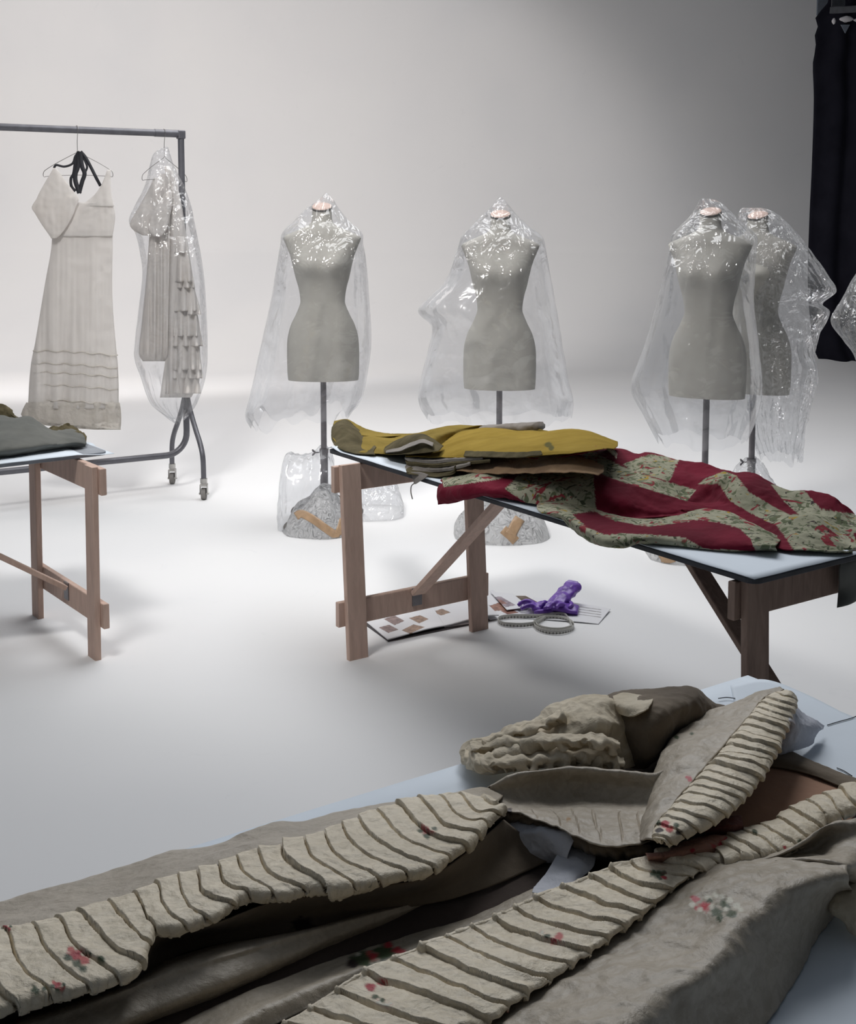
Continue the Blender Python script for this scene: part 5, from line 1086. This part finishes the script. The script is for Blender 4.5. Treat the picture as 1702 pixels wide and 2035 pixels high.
bk2 = page_patch('thin_book', [(1040, 1204), (1068, 1196), (1045, 1184), (1010, 1184)], (.006,)*4, simple('dark_cover_print', (.16, .12, .09), .5, var=.5, scale=60), None, thick=.004)
tag(bk2, 'small dark printed booklet between the magazine and the text sheet', 'booklet')
sh = page_patch('text_sheet', [(1040, 1228), (1190, 1240), (1214, 1210), (1062, 1186)], (.003, .003, .010, .003), M['printed'], None, n=140, m=70, bulge=.003, thick=.0015,
    polys=[([(1150, 1205+k*5), (1195, 1211+k*5), (1195, 1212.4+k*5), (1150, 1206.4+k*5)], (.5, .5, .52)) for k in range(4)])
tag(sh, 'white sheet with faint text lines under the purple gloves', 'paper')
# purple gloves
def glove(cx, cy, ang, h0, label, s=1.0, seed=0, lift=0):
    B = Vector(F3(cx, cy)) + V3(0, 0, h0); ca, sa = math.cos(ang), math.sin(ang)
    def W(x, y, z): return (B.x + (x*ca-y*sa)*s, B.y + (x*sa+y*ca)*s, B.z + z*s)
    bm = bmesh.new()
    mb = MB()
    R = []
    for k in range(16):      # cuff and palm, collapsed
        f = k/15; x = -.11 + .19*f; hw = .040 + .006*math.sin(f*3) + .006*nz((f*5, seed, 0), 1); hz = .013 + .010*math.sin(f*math.pi) + lift*(1-f)**2*.35
        zc = hz + .002 + lift*(1-f)**1.5; R.append([W(x, hw*math.cos(t)*(1+.16*nz((f*7, t, seed), 1)), zc + hz*math.sin(t)*(1+.55*nz((f*6, 2*math.cos(t), 2*math.sin(t)+seed), 1))) for t in np.linspace(0, 2*math.pi, 22, endpoint=False)])
    mb.rings(R)
    for i, (y0, ln, a0, cl) in enumerate([(-.030, .070, -.35, .3), (-.010, .082, -.08, .2), (.010, .078, .12, .45), (.030, .062, .38, .2)]):
        pts = []; rr = []
        for k in range(7):
            f = k/6; pts.append(W(.066+ln*f*math.cos(a0), y0+ln*f*math.sin(a0)+.012*math.sin(f*3+seed+i), .012 + cl*.05*math.sin(f*3)+.003*i)); rr.append((.0115-.0035*f)*s*(1+.2*nz((f*5, i, seed), 2)))
        mb.tube([tuple(p) for p in curve(pts, 16)], [float(np.interp(q, np.linspace(0, 1, 7), rr)) for q in np.linspace(0, 1, 16)], 10)
    pts = [W(.0, .035, .014), W(.02, .058, .018), (W(.045, .072, .02)), W(.066, .070, .014)]
    mb.tube([tuple(p) for p in curve(pts, 14)], [.013*s, .013*s, .0125*s, .012*s, .012*s, .0115*s, .011*s, .011*s, .0105*s, .010*s, .010*s, .009*s, .008*s, .006*s], 10)
    o = mb.build('rubber_glove', M['purple'], None, True); r = o.modifiers.new('merge', 'REMESH'); r.mode = 'VOXEL'; r.voxel_size = .0035; r.use_smooth_shade = True
    return tag(o, label, 'glove')
glove(1098, 1218, 2.9, .004, 'flattened purple rubber glove underneath, fingers pointing left', 1.0, 1)
glove(1118, 1212, -2.2, .024, 'crumpled purple rubber glove on top with its cuff sticking up', .92, 5, lift=.035)
# tape measure: ribbon standing on edge in loops
m, nt, b = mat('measuring_tape'); uvn = N_(nt, 'ShaderNodeTexCoord'); sp_ = N_(nt, 'ShaderNodeSeparateXYZ'); L_(nt, uvn.outputs['UV'], sp_.inputs[0])
mm = N_(nt, 'ShaderNodeMath', operation='MULTIPLY'); mm.inputs[1].default_value = 110.0; L_(nt, sp_.outputs['X'], mm.inputs[0]); fr = N_(nt, 'ShaderNodeMath', operation='FRACT'); L_(nt, mm.outputs[0], fr.inputs[0])
lt = N_(nt, 'ShaderNodeMath', operation='LESS_THAN'); lt.inputs[1].default_value = .28; L_(nt, fr.outputs[0], lt.inputs[0]); g2 = N_(nt, 'ShaderNodeMath', operation='LESS_THAN'); g2.inputs[1].default_value = .5; L_(nt, sp_.outputs['Y'], g2.inputs[0])
an = N_(nt, 'ShaderNodeMath', operation='MULTIPLY'); L_(nt, lt.outputs[0], an.inputs[0]); L_(nt, g2.outputs[0], an.inputs[1]); L_(nt, mixc(nt, an.outputs[0], (.58, .57, .53), (.12, .11, .10)), b.inputs['Base Color']); b.inputs['Roughness'].default_value = .4
M['measure'] = m
pth = []
def loop(cx, cy, rx, ry, a0, a1, n, dz=0):
    for k in range(n):
        a = math.radians(a0 + (a1-a0)*k/(n-1)); c = F3(cx, cy); e = F3(cx+rx, cy); hx = e[0]-c[0]; top = F3(cx, cy-ry); hy = abs(top[1]-c[1])
        pth.append((c[0]+hx*math.cos(a), c[1]+hy*math.sin(a), dz*k/(n-1)))
loop(1101, 1246, 40, 15, 170, 170+360, 30, .001); loop(1102, 1243, 38, 13, 170, 330, 14, .001)
pth += [tuple(F3(1120, 1226)), tuple(F3(1070, 1229)), tuple(F3(1020, 1229))]; loop(1012, 1238, 22, 8, 95, 270, 14); pth += [tuple(F3(1040, 1247)), tuple(F3(1066, 1243)), tuple(F3(1084, 1232))]
c = curve(pth, 420); V = []
for hgt in (.001, .019): V += [(x + .0008*math.sin(i*.2), y, hgt + .0015*abs(nz((i*.03, 0, 0), 1))) for i, (x, y, z) in enumerate(c)]
me = bpy.data.meshes.new('tape_measure'); me.from_pydata(V, [], [(i, i+1, 420+i+1, 420+i) for i in range(419)]); uvl = me.uv_layers.new(name='UVMap')
for lp in me.loops: uvl.data[lp.index].uv = ((lp.vertex_index % 420)/419, lp.vertex_index // 420)
tm = link('tape_measure', me, M['measure'], None); m_ = tm.modifiers.new('t', 'SOLIDIFY'); m_.thickness = .0008; tag(tm, 'coiled white tape measure with tick marks beside the gloves', 'tape measure')
